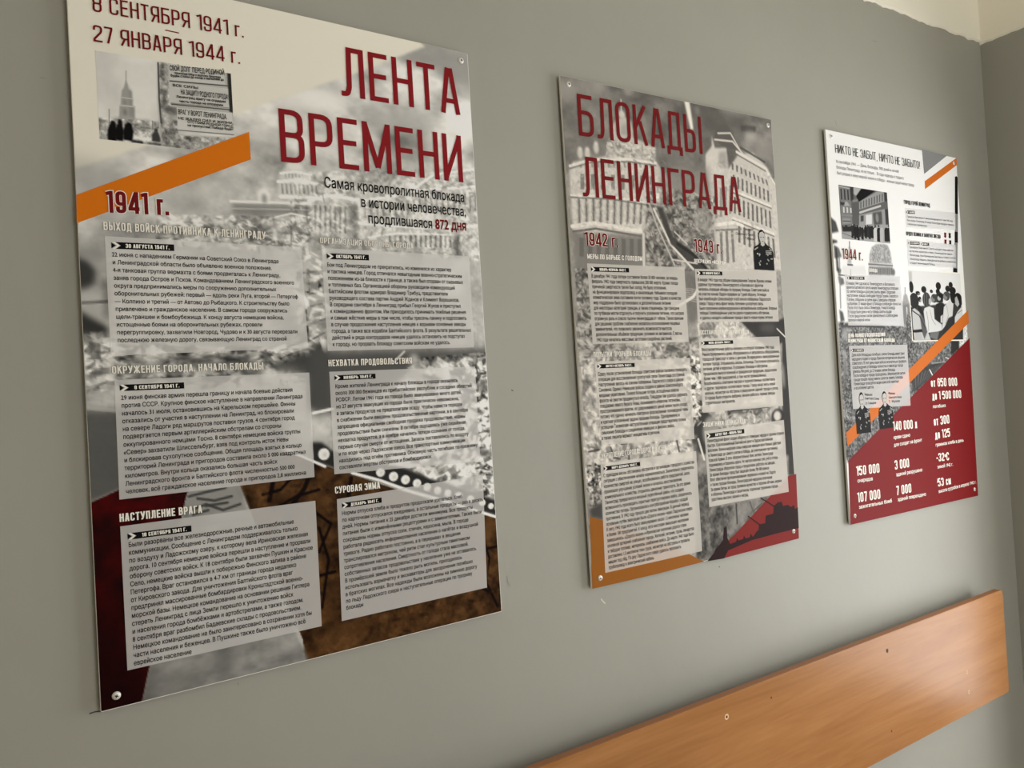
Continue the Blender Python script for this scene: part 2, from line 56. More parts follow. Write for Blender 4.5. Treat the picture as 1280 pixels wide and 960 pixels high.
          ('e', 493.0, 762.5, 2.9, 2.9, 150, 0.7, 1), ('e', 510.5, 768.9, 7.3, 6.9, 190, 1, 0.8), ('e', 512.0, 770.2, 2.9, 2.9, 150, 0.7, 1), ('e', 529.5, 775.9, 7.0, 6.6, 190, 1, 0.8), ('e', 531.1, 777.2, 2.8, 2.8, 150, 0.7, 1), ('e', 550.0, 782.9, 7.2, 6.6, 190, 1, 0.8), ('e', 551.7, 784.2, 2.9, 2.8, 150, 0.7, 1), ('e', 573.0, 791.7, 7.3, 6.6, 190, 1, 0.8), ('e', 574.7, 793.0, 2.9, 2.8, 150, 0.7, 1), ('e', 595.5, 801.3, 6.6, 5.9, 190, 1, 0.8), ('e', 597.2, 802.7, 2.6, 2.6, 150, 0.7, 1), ('e', 612.7, 809.6, 5.8, 5.2, 190, 1, 0.8), ('e', 614.4, 811.0, 2.3, 2.2, 150, 0.7, 1), ('e', 625.8, 815.1, 5.4, 4.8, 190, 1, 0.8), ('e', 627.5, 816.5, 2.2, 2.1, 150, 0.7, 1), ('l', [(261.6, 676.1), (287.3, 691.0), (318.8, 708.2)], 3.5, 205, 1), ('l', [(362.1, 722.8), (409.0, 740.4), (457.5, 763.0), (536.6, 794.2), (623.3, 830.9)], 4, 205, 1), ('f', [(116.1, 731.5), (149.5, 664.6), (162.2, 631.1), (276.3, 998.8), (280.1, 1040.9), (41.4, 1027.8), (47.6, 1000.4)], 118, 1, 1), ('n', [(116.1, 731.5), (149.5, 664.6), (162.2, 631.1), (276.3, 998.8), (280.1, 1040.9), (41.4, 1027.8), (47.6, 1000.4)], 26, 16, 18, 1.6, 0), ('f', [(118.1, 721.8), (173.0, 719.0), (190.0, 736.5), (198.0, 757.7), (119.1, 757.8), (111.3, 744.8)], 120, 1, 2), ('l', [(120.5, 729.5), (143.4, 726.3), (169.9, 723.3)], 3.5, 62, 0.9), ('l', [(122.3, 749.3), (142.6, 743.5), (165.2, 754.9), (189.3, 749.4)], 3.5, 62, 0.9), ('l', [(131.6, 733.9), (154.3, 739.8), (178.0, 736.6)], 3.5, 62, 0.9), ('l', [(124.8, 755.6), (145.0, 752.3)], 3.5, 62, 0.9), ('l', [(142.4, 745.9), (171.7, 745.0)], 3.5, 62, 0.9), ('e', 155.8, 963.2, 10.8, 67.7, 78, 0.6, 9), ('e', 99.1, 983.2, 30.8, 21.9, 96, 0.5, 9), ('f', [(-25.0, 732.9), (-0.6, 722.4), (31.3, 710.3), (138.6, 665.9), (116.1, 731.5), (47.6, 1000.4), (38.2, 1032.3), (-20.6, 1036.3)], 130, 1, 1), ('n', [(-25.0, 732.9), (-0.6, 722.4), (31.3, 710.3), (138.6, 665.9), (116.1, 731.5), (47.6, 1000.4), (38.2, 1032.3), (-20.6, 1036.3)], 35, 40, 19, 1, 0), ('e', 10.4, 971.4, 46.8, 62.8, 60, 0.7, 25), ('e', 14.3, 887.4, 56.5, 126.4, 96, 0.6, 25), ('m', [(-25.0, 732.9), (-0.6, 722.4), (31.3, 710.3), (138.6, 665.9), (116.1, 731.5), (47.6, 1000.4), (38.2, 1032.3), (-20.6, 1036.3)], (0.42, 0.105, 0.105))],
  'tint': (1, 0.995, 0.975)},
 {'base': 150,
  'contrast': 1.3,
  'gain': 1.0,
  'insets': [],
  'ops': [('n', [(-33.8, -46.0), (737.0, -79.5), (684.3, 1026.1), (-38.6, 1014.0)], 60, 12, 3, 1, 0), ('n', [(-33.8, -46.0), (737.0, -79.5), (684.3, 1026.1), (-38.6, 1014.0)], 7, 10, 4, 1, 0), ('f', [(1.7, -14.5), (671.8, -36.3), (654.6, 136.3), (-13.1, 180.5)], 126, 0.9, 8), ('n', [(1.7, -14.5), (671.8, -36.3), (654.6, 136.3), (-13.1, 180.5)], 38, 16, 5, 1.4, 0), ('e', 92.7, 8.5, 21.6, 11.8, 165, 0.8, 9), ('e', 172.5, 3.6, 11.5, 7.0, 165, 0.8, 5), ('e', 13.5, 27.9, 17.8, 20.6, 160, 0.7, 9), ('e', 61.1, 7.6, 31.7, 8.4, 150, 0.7, 9), ('f', [(361.4, 6.6), (537.6, 3.6), (519.5, 44.6), (356.9, 57.4)], 106, 0.7, 9), ('e', 373.6, 13.9, 7.8, 10.2, 150, 0.6, 4), ('f', [(512.6, 27.3), (568.2, 23.4), (563.2, 37.8), (514.1, 41.5)], 96, 0.9, 2), ('e', 547.5, 50.5, 21.9, 12.8, 176, 0.8, 6), ('e', 589.0, 74.5, 37.4, 29.8, 165, 0.6, 10), ('l', [(152.9, 23.8), (151.2, 51.8)], 3, 190, 1), ('e', 152.2, 53.8, 9.0, 8.6, 196, 1, 1.5), ('f', [(122.2, 110.8), (124.6, 81.0), (136.9, 64.5), (159.7, 56.9), (176.1, 63.1), (180.2, 81.8), (181.0, 107.4)], 186, 1, 1.5), ('f', [(144.5, 107.9), (148.0, 77.7), (170.2, 66.0), (175.6, 103.9)], 160, 0.8, 3), ('f', [(100.1, 151.2), (114.3, 107.6), (151.1, 94.3), (184.5, 98.4), (241.6, 110.6), (238.0, 139.5), (163.9, 143.8)], 186, 1, 2), ('n', [(100.1, 151.2), (114.3, 107.6), (241.6, 110.6), (238.0, 139.5)], 6, 20, 6, 1, 0), ('f', [(7.8, 182.2), (18.2, 164.9), (100.6, 144.9), (239.2, 139.3), (272.0, 175.4), (255.3, 229.8), (210.0, 276.9), (179.6, 296.1), (7.8, 301.0)], 194, 1, 1), ('e', 37.4, 146.3, 6.8, 10.7, 195, 1, 1.5), ('e', 38.1, 137.3, 4.6, 3.7, 208, 1, 1), ('e', 55.6, 144.9, 6.9, 10.8, 195, 1, 1.5), ('e', 56.3, 135.8, 4.8, 3.8, 208, 1, 1), ('e', 78.8, 131.0, 7.0, 10.9, 195, 1, 1.5), ('e', 79.5, 121.8, 4.8, 3.8, 208, 1, 1), ('w', [(18.0, 233.6), (238.0, 222.5), (227.8, 273.5), (16.3, 288.3)], 12, 1, 122, 0.85, 0.32, 0.95), ('w', [(17.7, 237.7), (237.8, 224.7), (228.0, 271.3), (16.5, 286.3)], 24, 1, 168, 0.6, 0.3, 0.95), ('w', [(27.0, 182.1), (236.9, 165.8), (233.6, 205.5), (23.9, 223.0)], 8, 1, 128, 0.8, 0.38, 0.75), ('w', [(31.2, 161.3), (227.3, 140.7), (231.9, 155.5), (30.0, 176.5)], 14, 1, 140, 0.7, 0.4, 0.8), ('l', [(7.8, 234.6), (112.7, 230.1), (242.8, 236.1)], 3, 120, 0.8), ('l', [(9.5, 178.8), (64.9, 160.3), (163.4, 148.9), (238.3, 149.1)], 3, 122, 0.8), ('l', [(9.9, 173.9), (65.3, 155.3), (163.9, 143.8), (238.8, 143.8)], 5, 212, 1), ('l', [(6.0, 291.0), (60.7, 281.1), (119.1, 285.3), (185.8, 290.6)], 7, 212, 1), ('l', [(7.8, 301.0), (65.0, 291.9), (185.0, 300.1)], 4, 120, 1), ('l', [(8.1, 230.5), (113.1, 225.1), (243.3, 230.8)], 4, 208, 1), ('n', [(9.0, 165.9), (263.3, 136.6), (209.2, 285.6), (7.8, 301.0)], 5, 8, 7, 1, 0), ('f', [(7.4, 305.0), (190.5, 301.9), (184.6, 372.9), (6.8, 379.4)], 132, 0.85, 4), ('w', [(17.1, 310.4), (190.4, 304.0), (186.8, 347.1), (14.0, 350.9)], 8, 1, 108, 0.6, 0.5, 0.9), ('e', 448.3, 28.4, 17.8, 12.4, 112, 1, 2), ('f', [(434.0, 37.5), (465.1, 30.7), (487.1, 53.7), (508.4, 86.7), (453.1, 86.5), (420.8, 71.9)], 108, 1, 2), ('l', [(435.7, 55.9), (477.0, 50.3), (505.1, 84.8)], 4, 190, 1), ('l', [(424.2, 71.4), (482.2, 68.6), (514.9, 93.1)], 4, 196, 1), ('f', [(388.2, 140.5), (391.2, 108.0), (412.8, 86.8), (415.0, 63.4), (422.5, 90.3), (460.0, 85.6), (462.5, 132.4), (445.7, 167.0), (395.2, 172.0)], 196, 1, 2), ('f', [(428.7, 131.4), (435.2, 98.0), (459.4, 92.7), (459.1, 132.8)], 150, 0.7, 3), ('f', [(395.2, 172.0), (462.5, 132.4), (500.7, 94.9), (551.3, 86.4), (599.6, 117.4), (627.1, 158.9), (632.6, 356.5), (407.4, 364.7), (400.0, 263.7)], 190, 1, 1), ('w', [(471.0, 114.9), (597.0, 144.7), (602.8, 161.3), (469.2, 134.0)], 9, 1, 112, 0.9, 0.42, 0.8), ('w', [(472.0, 140.8), (602.1, 168.7), (601.9, 200.6), (468.9, 174.1)], 9, 1, 112, 0.9, 0.42, 0.85), ('w', [(471.0, 189.0), (603.6, 214.3), (603.1, 264.4), (466.6, 235.6)], 9, 1, 108, 0.9, 0.42, 0.8), ('w', [(479.0, 251.2), (610.0, 278.7), (611.9, 335.1), (474.3, 301.0)], 8, 1, 112, 0.9, 0.42, 0.8),
          ('w', [(415.9, 271.9), (470.9, 263.5), (469.9, 348.3), (411.6, 355.3)], 3, 1, 120, 0.8, 0.45, 0.85), ('l', [(493.5, 96.7), (591.4, 125.1)], 3, 116, 0.8), ('l', [(471.3, 185.2), (602.4, 211.4)], 3, 120, 0.8), ('l', [(465.5, 247.9), (606.4, 276.9)], 3, 120, 0.8), ('l', [(592.1, 118.2), (627.1, 158.9), (626.3, 228.3)], 3, 216, 1), ('l', [(494.0, 90.9), (592.1, 118.2), (604.7, 141.4)], 6, 205, 1), ('l', [(471.7, 180.9), (602.1, 206.5)], 5, 208, 1), ('l', [(465.9, 243.2), (606.9, 271.5)], 5, 208, 1), ('l', [(403.4, 263.5), (471.9, 253.1), (499.2, 259.2)], 7, 212, 1), ('l', [(409.0, 274.6), (491.4, 266.9)], 4, 135, 1), ('l', [(509.1, 79.5), (589.8, 103.8)], 5, 96, 0.8), ('w', [(411.0, 179.7), (473.3, 164.3), (466.6, 235.6), (404.2, 254.2)], 4, 1, 140, 0.8, 0.5, 0.9), ('n', [(401.1, 106.8), (655.6, 126.2), (632.6, 356.5), (394.1, 365.2)], 5, 6, 9, 1, 0), ('r', [(9.0, 165.9), (263.3, 136.6), (209.2, 285.6), (7.8, 301.0)], 160, 5, 140, 220, 41, 0.35), ('r', [(403.6, 115.7), (643.9, 127.5), (629.2, 351.6), (407.8, 360.1)], 120, 5, 130, 220, 42, 0.3), ('r', [(108.5, 112.6), (241.4, 112.8), (236.2, 139.7), (105.5, 150.6)], 60, 5, 130, 215, 43, 0.6), ('f', [(250.8, 142.4), (401.9, 134.4), (398.4, 245.4), (337.4, 277.1), (243.3, 230.8)], 132, 0.6, 8), ('f', [(207.8, 233.8), (405.1, 244.9), (387.5, 365.4), (190.4, 372.7)], 128, 0.85, 8), ('n', [(211.4, 190.2), (409.3, 198.4), (394.1, 365.2), (190.4, 372.7)], 10, 34, 10, 1, 0), ('r', [(211.4, 190.2), (409.3, 198.4), (394.1, 365.2), (190.4, 372.7)], 420, 6, 80, 190, 44, 0.6), ('e', 371.3, 256.6, 32.6, 27.6, 160, 0.6, 8), ('e', 271.2, 184.3, 18.3, 22.3, 150, 0.6, 6), ('f', [(334.4, -3.7), (350.9, -4.5), (358.2, 57.3), (349.1, 59.4)], 218, 1, 1), ('l', [(191.1, 295.4), (186.9, 359.9)], 6, 196, 1), ('l', [(213.6, 233.3), (230.6, 275.5), (274.6, 356.3)], 4, 176, 1), ('f', [(232.2, 236.1), (248.9, 234.8), (276.5, 298.8), (321.1, 318.5), (368.3, 361.6), (329.8, 363.1), (266.2, 312.6)], 86, 0.95, 2), ('l', [(224.7, 241.1), (266.2, 312.6), (329.8, 363.1)], 5, 202, 1), ('l', [(275.9, 305.5), (332.6, 331.4), (368.5, 359.3)], 7, 70, 1), ('l', [(280.7, 285.3), (315.6, 309.9)], 3, 190, 1), ('e', 275.8, 307.7, 9.8, 7.1, 92, 1, 1), ('f', [(6.5, 372.7), (41.7, 379.4), (36.1, 517.4), (4.9, 525.0)], 126, 0.8, 6), ('n', [(6.5, 372.7), (47.6, 371.0), (40.6, 525.6), (4.9, 525.0)], 9, 40, 12, 1, 0), ('e', 22.2, 432.6, 15.4, 16.2, 180, 0.7, 8), ('f', [(300.0, 370.1), (343.8, 373.0), (334.5, 476.8), (305.8, 481.2)], 118, 0.8, 5), ('w', [(300.2, 403.4), (340.9, 404.7), (334.9, 436.3), (301.0, 430.1)], 1, 7, 170, 0.9, 0.9, 0.45), ('l', [(210.0, 472.5), (323.5, 423.0), (340.7, 406.9)], 6, 205, 1), ('l', [(268.5, 344.8), (342.6, 350.5)], 3, 196, 1), ('f', [(5.6, 515.0), (328.1, 512.6), (336.0, 566.6), (6.2, 573.0)], 160, 0.9, 8), ('n', [(1.1, 508.9), (341.2, 508.3), (341.6, 575.8), (6.2, 573.0)], 8, 36, 13, 3, 0), ('f', [(221.9, 539.5), (240.8, 526.9), (265.1, 525.1), (279.3, 536.3), (251.8, 538.8)], 92, 0.9, 4), ('f', [(8.1, 549.1), (306.1, 548.0), (326.4, 673.6), (293.6, 759.8), (4.0, 732.6)], 186, 0.85, 10), ('n', [(8.1, 549.1), (337.6, 548.7), (326.4, 673.6), (293.6, 759.8), (4.0, 732.6)], 10, 32, 14, 1, 0), ('e', 306.1, 619.1, 24.9, 35.4, 216, 0.8, 10), ('n', [(287.2, 551.9), (344.0, 548.8), (326.4, 673.6), (259.3, 730.4)], 5, 46, 15, 1, 0), ('e', 17.6, 589.5, 5.0, 5.6, 82, 0.8, 3), ('e', 24.8, 595.8, 5.2, 5.6, 82, 0.8, 3), ('e', 10.7, 613.2, 5.1, 5.5, 82, 0.8, 3), ('e', 34.3, 606.3, 5.2, 5.6, 82, 0.8, 3), ('f', [(331.7, 472.3), (471.0, 472.0), (556.9, 541.7), (584.3, 564.1), (573.8, 670.3), (327.2, 664.7)], 188, 0.85, 6), ('n', [(331.7, 472.3), (471.0, 472.0), (584.3, 564.1), (573.8, 670.3), (327.2, 664.7)], 9, 30, 16, 1, 0), ('f', [(343.6, 481.3), (382.5, 481.3), (386.1, 513.3), (340.8, 512.8)], 110, 0.7, 5), ('l', [(388.9, 554.4), (376.1, 658.7)], 6, 128, 0.8), ('l', [(376.7, 545.0), (400.9, 568.5), (378.6, 595.1), (395.8, 623.2), (380.2, 649.8)], 3, 118, 0.8),
          ('f', [(469.2, 475.7), (592.9, 476.6), (627.9, 466.7), (630.2, 634.2), (629.7, 791.4), (584.5, 787.2), (610.6, 525.6), (560.4, 543.2)], 74, 1, 1.5), ('l', [(595.0, 493.7), (623.2, 513.5)], 3, 210, 1), ('e', 606.6, 603.8, 5.3, 29.2, 170, 0.7, 3), ('e', 561.9, 491.1, 29.4, 9.7, 105, 0.7, 6), ('f', [(276.0, 679.2), (327.2, 664.7), (588.6, 671.1), (588.2, 787.5), (269.1, 757.5)], 172, 0.85, 8), ('n', [(276.0, 679.2), (327.2, 664.7), (588.6, 671.1), (588.2, 787.5), (269.1, 757.5)], 9, 30, 17, 1, 0), ('e', 329.1, 714.0, 39.2, 46.6, 78, 1, 2), ('e', 354.6, 716.0, 28.2, 34.9, 150, 1, 3), ('l', [(411.0, 675.4), (500.5, 677.8)], 8, 120, 1), ('l', [(411.2, 673.1), (544.1, 672.4)], 4, 70, 1), ('e', 413.8, 681.6, 5.3, 9.2, 80, 1, 1), ('l', [(472.7, 673.7), (503.1, 687.4), (521.8, 679.1), (500.9, 673.1)], 6, 110, 1), ('e', 578.5, 697.2, 23.7, 18.2, 72, 1, 1), ('e', 575.7, 695.5, 13.3, 11.5, 196, 1, 1), ('l', [(555.8, 702.8), (557.6, 722.2)], 5, 96, 1), ('r', [(11.6, 372.5), (47.6, 371.0), (40.6, 525.6), (4.9, 525.0)], 120, 7, 80, 190, 45, 0.6), ('r', [(6.1, 509.0), (328.5, 508.1), (336.0, 566.6), (6.2, 573.0)], 260, 9, 100, 205, 46, 0.5), ('r', [(8.1, 549.1), (337.6, 548.7), (326.4, 673.6), (293.6, 759.8), (4.0, 732.6)], 420, 8, 120, 220, 47, 0.55), ('r', [(287.2, 551.9), (344.0, 548.8), (326.4, 673.6), (259.3, 730.4)], 260, 7, 70, 235, 48, 0.8), ('r', [(331.3, 476.8), (470.5, 476.7), (577.3, 559.1), (566.4, 669.8), (327.2, 664.7)], 220, 8, 110, 215, 49, 0.5), ('r', [(366.0, 662.6), (588.4, 673.5), (585.0, 782.4), (357.0, 761.3)], 120, 7, 100, 205, 50, 0.5), ('f', [(5.0, 698.2), (282.2, 720.8), (301.7, 769.1), (276.7, 783.5), (7.3, 794.2)], 190, 0.9, 8), ('n', [(5.0, 698.2), (282.2, 720.8), (301.7, 769.1), (7.3, 794.2)], 9, 30, 18, 1, 0), ('r', [(5.0, 698.2), (282.2, 720.8), (301.7, 769.1), (276.7, 783.5), (7.3, 794.2)], 300, 8, 110, 222, 51, 0.55), ('r', [(8.2, 752.1), (42.5, 755.6), (39.2, 828.8), (7.3, 832.4)], 200, 6, 50, 220, 52, 0.8), ('l', [(86.6, 712.8), (96.5, 718.3), (109.7, 716.7)], 4, 84, 0.8), ('l', [(67.8, 722.9), (73.9, 743.1), (89.0, 746.9)], 4, 84, 0.8), ('l', [(113.5, 734.9), (113.2, 750.8)], 4, 84, 0.8), ('l', [(12.7, 725.7), (37.5, 724.1)], 4, 84, 0.8), ('l', [(173.6, 756.7), (177.7, 773.4)], 4, 84, 0.8), ('l', [(247.0, 722.1), (253.4, 747.7)], 4, 84, 0.8), ('f', [(4.9, 793.9), (39.7, 790.2), (39.2, 828.8), (7.3, 832.4)], 140, 0.9, 4), ('n', [(6.1, 778.7), (40.4, 782.5), (39.2, 828.8), (7.3, 832.4)], 5, 54, 19, 1, 0), ('f', [(5.2, 834.1), (38.7, 823.0), (37.6, 861.5), (5.8, 851.3)], 84, 0.9, 3), ('f', [(297.1, 794.1), (334.8, 806.6), (334.7, 875.3), (596.6, 876.9), (594.2, 899.9), (423.0, 948.5), (318.4, 988.1), (283.2, 978.0)], 104, 0.95, 4), ('n', [(297.1, 794.1), (334.8, 806.6), (334.7, 875.3), (596.6, 876.9), (423.0, 948.5), (318.4, 988.1), (283.2, 978.0)], 12, 26, 20, 1, 0), ('f', [(409.9, 880.7), (456.5, 873.3), (510.4, 875.6), (424.6, 931.1), (384.5, 947.1)], 150, 0.7, 6), ('l', [(416.5, 879.3), (415.8, 921.1)], 4, 84, 1), ('l', [(462.4, 880.8), (470.5, 902.0), (502.3, 888.1)], 3, 100, 1), ('l', [(311.5, 727.4), (325.7, 771.4)], 5, 206, 1), ('e', 303.3, 752.2, 9.6, 25.3, 100, 0.7, 4), ('f', [(613.8, 705.5), (649.0, 707.9), (635.6, 839.2), (602.2, 835.6)], 78, 1, 2)],
  'tint': (1, 0.975, 0.935)},
 {'base': 234,
  'contrast': 1.0,
  'gain': 1.02,
  'insets': [('photo_print', [39.6, 136.2, 254.7, 273.9],
              [('f', [(32.3, 133.8), (276.9, 127.8), (262.0, 285.5), (27.1, 298.1)], 96, 1, 0), ('f', [(41.4, 136.7), (89.1, 137.8), (88.3, 232.9), (42.9, 239.9)], 118, 1, 0), ('w', [(42.2, 144.3), (85.2, 144.0), (85.2, 173.1), (42.0, 175.0)], 3, 1, 48, 0.9, 0.4, 0.9), ('w', [(48.3, 189.7), (93.1, 189.9), (93.0, 205.4), (47.8, 208.9)], 3, 1, 206, 0.9, 0.45, 0.8), ('l', [(42.6, 140.4), (88.7, 141.8)], 2, 178, 1), ('f', [(43.0, 180.6), (72.0, 176.2), (83.7, 186.8), (57.9, 188.9)], 176, 0.8, 1), ('f', [(41.5, 179.8), (62.2, 179.0), (58.1, 187.0), (43.8, 187.2)], 42, 0.9, 1), ('l', [(44.2, 213.1), (116.9, 210.4)], 3, 130, 1), ('f', [(48.1, 220.4), (81.7, 219.8), (80.4, 231.5), (46.5, 235.9)], 144, 0.9, 1), ('l', [(48.9, 228.0), (81.0, 226.1)], 2, 60, 1), ('f', [(87.9, 134.1), (104.0, 134.4), (99.9, 171.8), (88.5, 172.8)], 52, 1, 1), ('f', [(103.8, 136.4), (138.4, 136.0), (112.9, 158.0), (101.9, 154.1)], 168, 1, 1), ('f', [(93.2, 174.3), (121.6, 168.0), (117.9, 230.8), (90.0, 232.8)], 88, 1, 1), ('f', [(95.2, 170.3), (120.3, 165.1), (119.5, 172.0), (94.6, 176.2)], 130, 1, 1), ('f', [(140.0, 135.8), (202.5, 135.8), (124.4, 172.6), (112.7, 159.0)], 18, 1, 0.5), ('f', [(124.4, 172.6), (209.2, 137.2), (256.6, 134.8), (255.6, 158.2), (122.1, 193.3)], 150, 1, 0.5), ('w', [(126.0, 172.5), (251.2, 135.3), (248.7, 156.8), (123.9, 191.2)], 10, 1, 84, 0.9, 0.42, 0.98), ('f', [(240.7, 135.2), (256.6, 134.8), (256.9, 223.0), (240.9, 224.1)], 50, 0.9, 1), ('f', [(122.1, 193.3), (255.6, 158.2), (254.8, 180.6), (120.5, 207.2)], 96, 1, 0.5), ('l', [(124.5, 200.6), (169.3, 188.5), (220.4, 175.3)], 5, 190, 1), ('f', [(120.5, 207.2), (238.8, 181.9), (238.9, 226.2), (117.5, 234.7)], 150, 1, 0.5), ('f', [(181.9, 196.4), (224.0, 189.1), (223.5, 223.3), (184.7, 232.0)], 74, 0.9, 2), ('f', [(150.6, 204.8), (178.0, 200.7), (175.1, 226.7), (147.7, 230.6)], 212, 1, 0.5), ('f', [(126.9, 208.6), (140.4, 206.6), (138.8, 221.5), (125.2, 224.4)], 60, 0.9, 0.5), ('e', 201.0, 208.9, 6.9, 12.1, 150, 0.7, 1.5), ('f', [(36.5, 240.4), (262.3, 222.6), (262.0, 285.5), (33.4, 297.8)], 156, 1, 1), ('l', [(43.9, 259.0), (100.6, 268.9)], 2, 110, 1), ('f', [(42.9, 239.9), (97.7, 236.1), (96.0, 251.8), (44.4, 255.1)], 40, 1, 1), ('e', 49.2, 239.8, 1.9, 1.6, 60, 1, 0.3), ('e', 52.0, 240.5, 1.9, 1.5, 150, 1, 0.3), ('e', 55.0, 239.2, 1.9, 1.5, 60, 1, 0.3), ('e', 57.9, 238.7, 1.9, 1.6, 40, 1, 0.3), ('e', 60.6, 240.3, 1.9, 1.6, 60, 1, 0.3), ('e', 63.6, 238.7, 1.9, 1.6, 40, 1, 0.3), ('e', 66.5, 238.8, 2.0, 1.6, 60, 1, 0.3), ('e', 69.3, 239.5, 2.0, 1.5, 150, 1, 0.3), ('e', 72.3, 238.1, 1.9, 1.6, 60, 1, 0.3), ('e', 75.1, 239.1, 2.0, 1.5, 150, 1, 0.3), ('e', 78.0, 238.8, 1.9, 1.5, 60, 1, 0.3), ('e', 81.1, 237.4, 2.0, 1.5, 150, 1, 0.3), ('e', 83.9, 238.1, 1.9, 1.5, 40, 1, 0.3), ('e', 86.7, 238.5, 2.0, 1.5, 150, 1, 0.3), ('e', 89.9, 236.6, 1.9, 1.5, 40, 1, 0.3), ('f', [(115.1, 241.6), (118.2, 237.9), (124.1, 237.5), (126.4, 241.2), (121.8, 264.5), (113.4, 263.4)], 30, 1, 0.3), ('e', 121.1, 235.3, 2.6, 2.2, 150, 1, 0.3), ('f', [(108.9, 246.9), (111.9, 243.2), (117.9, 242.8), (120.1, 246.6), (115.0, 274.7), (106.6, 273.7)], 34, 1, 0.3), ('e', 114.8, 240.7, 2.6, 2.2, 150, 1, 0.3), ('f', [(82.8, 243.0), (85.7, 239.3), (91.6, 238.9), (93.8, 242.6), (88.9, 269.6), (80.6, 268.6)], 26, 1, 0.3), ('e', 88.6, 236.8, 2.6, 2.2, 60, 1, 0.3), ('f', [(101.0, 242.9), (104.0, 239.2), (110.0, 238.8), (112.2, 242.5), (107.6, 266.0), (99.2, 264.9)], 26, 1, 0.3), ('e', 106.9, 236.6, 2.6, 2.2, 36, 1, 0.3), ('f', [(104.9, 241.2), (108.0, 237.5), (113.9, 237.1), (116.1, 240.8), (111.0, 268.8), (102.7, 267.8)], 22, 1, 0.3), ('e', 110.9, 234.9, 2.6, 2.1, 36, 1, 0.3), ('f', [(127.0, 246.2), (130.0, 242.4), (136.1, 242.0), (138.3, 245.8), (133.4, 271.5), (124.9, 270.4)], 34, 1, 0.3), ('e', 133.0, 239.9, 2.7, 2.2, 150, 1, 0.3), ('f', [(151.8, 237.0), (154.9, 233.2), (161.0, 232.8), (163.2, 236.6), (158.2, 263.8), (149.5, 262.8)], 20, 1, 0.3), ('e', 157.9, 230.6, 2.7, 2.2, 150, 1, 0.3),
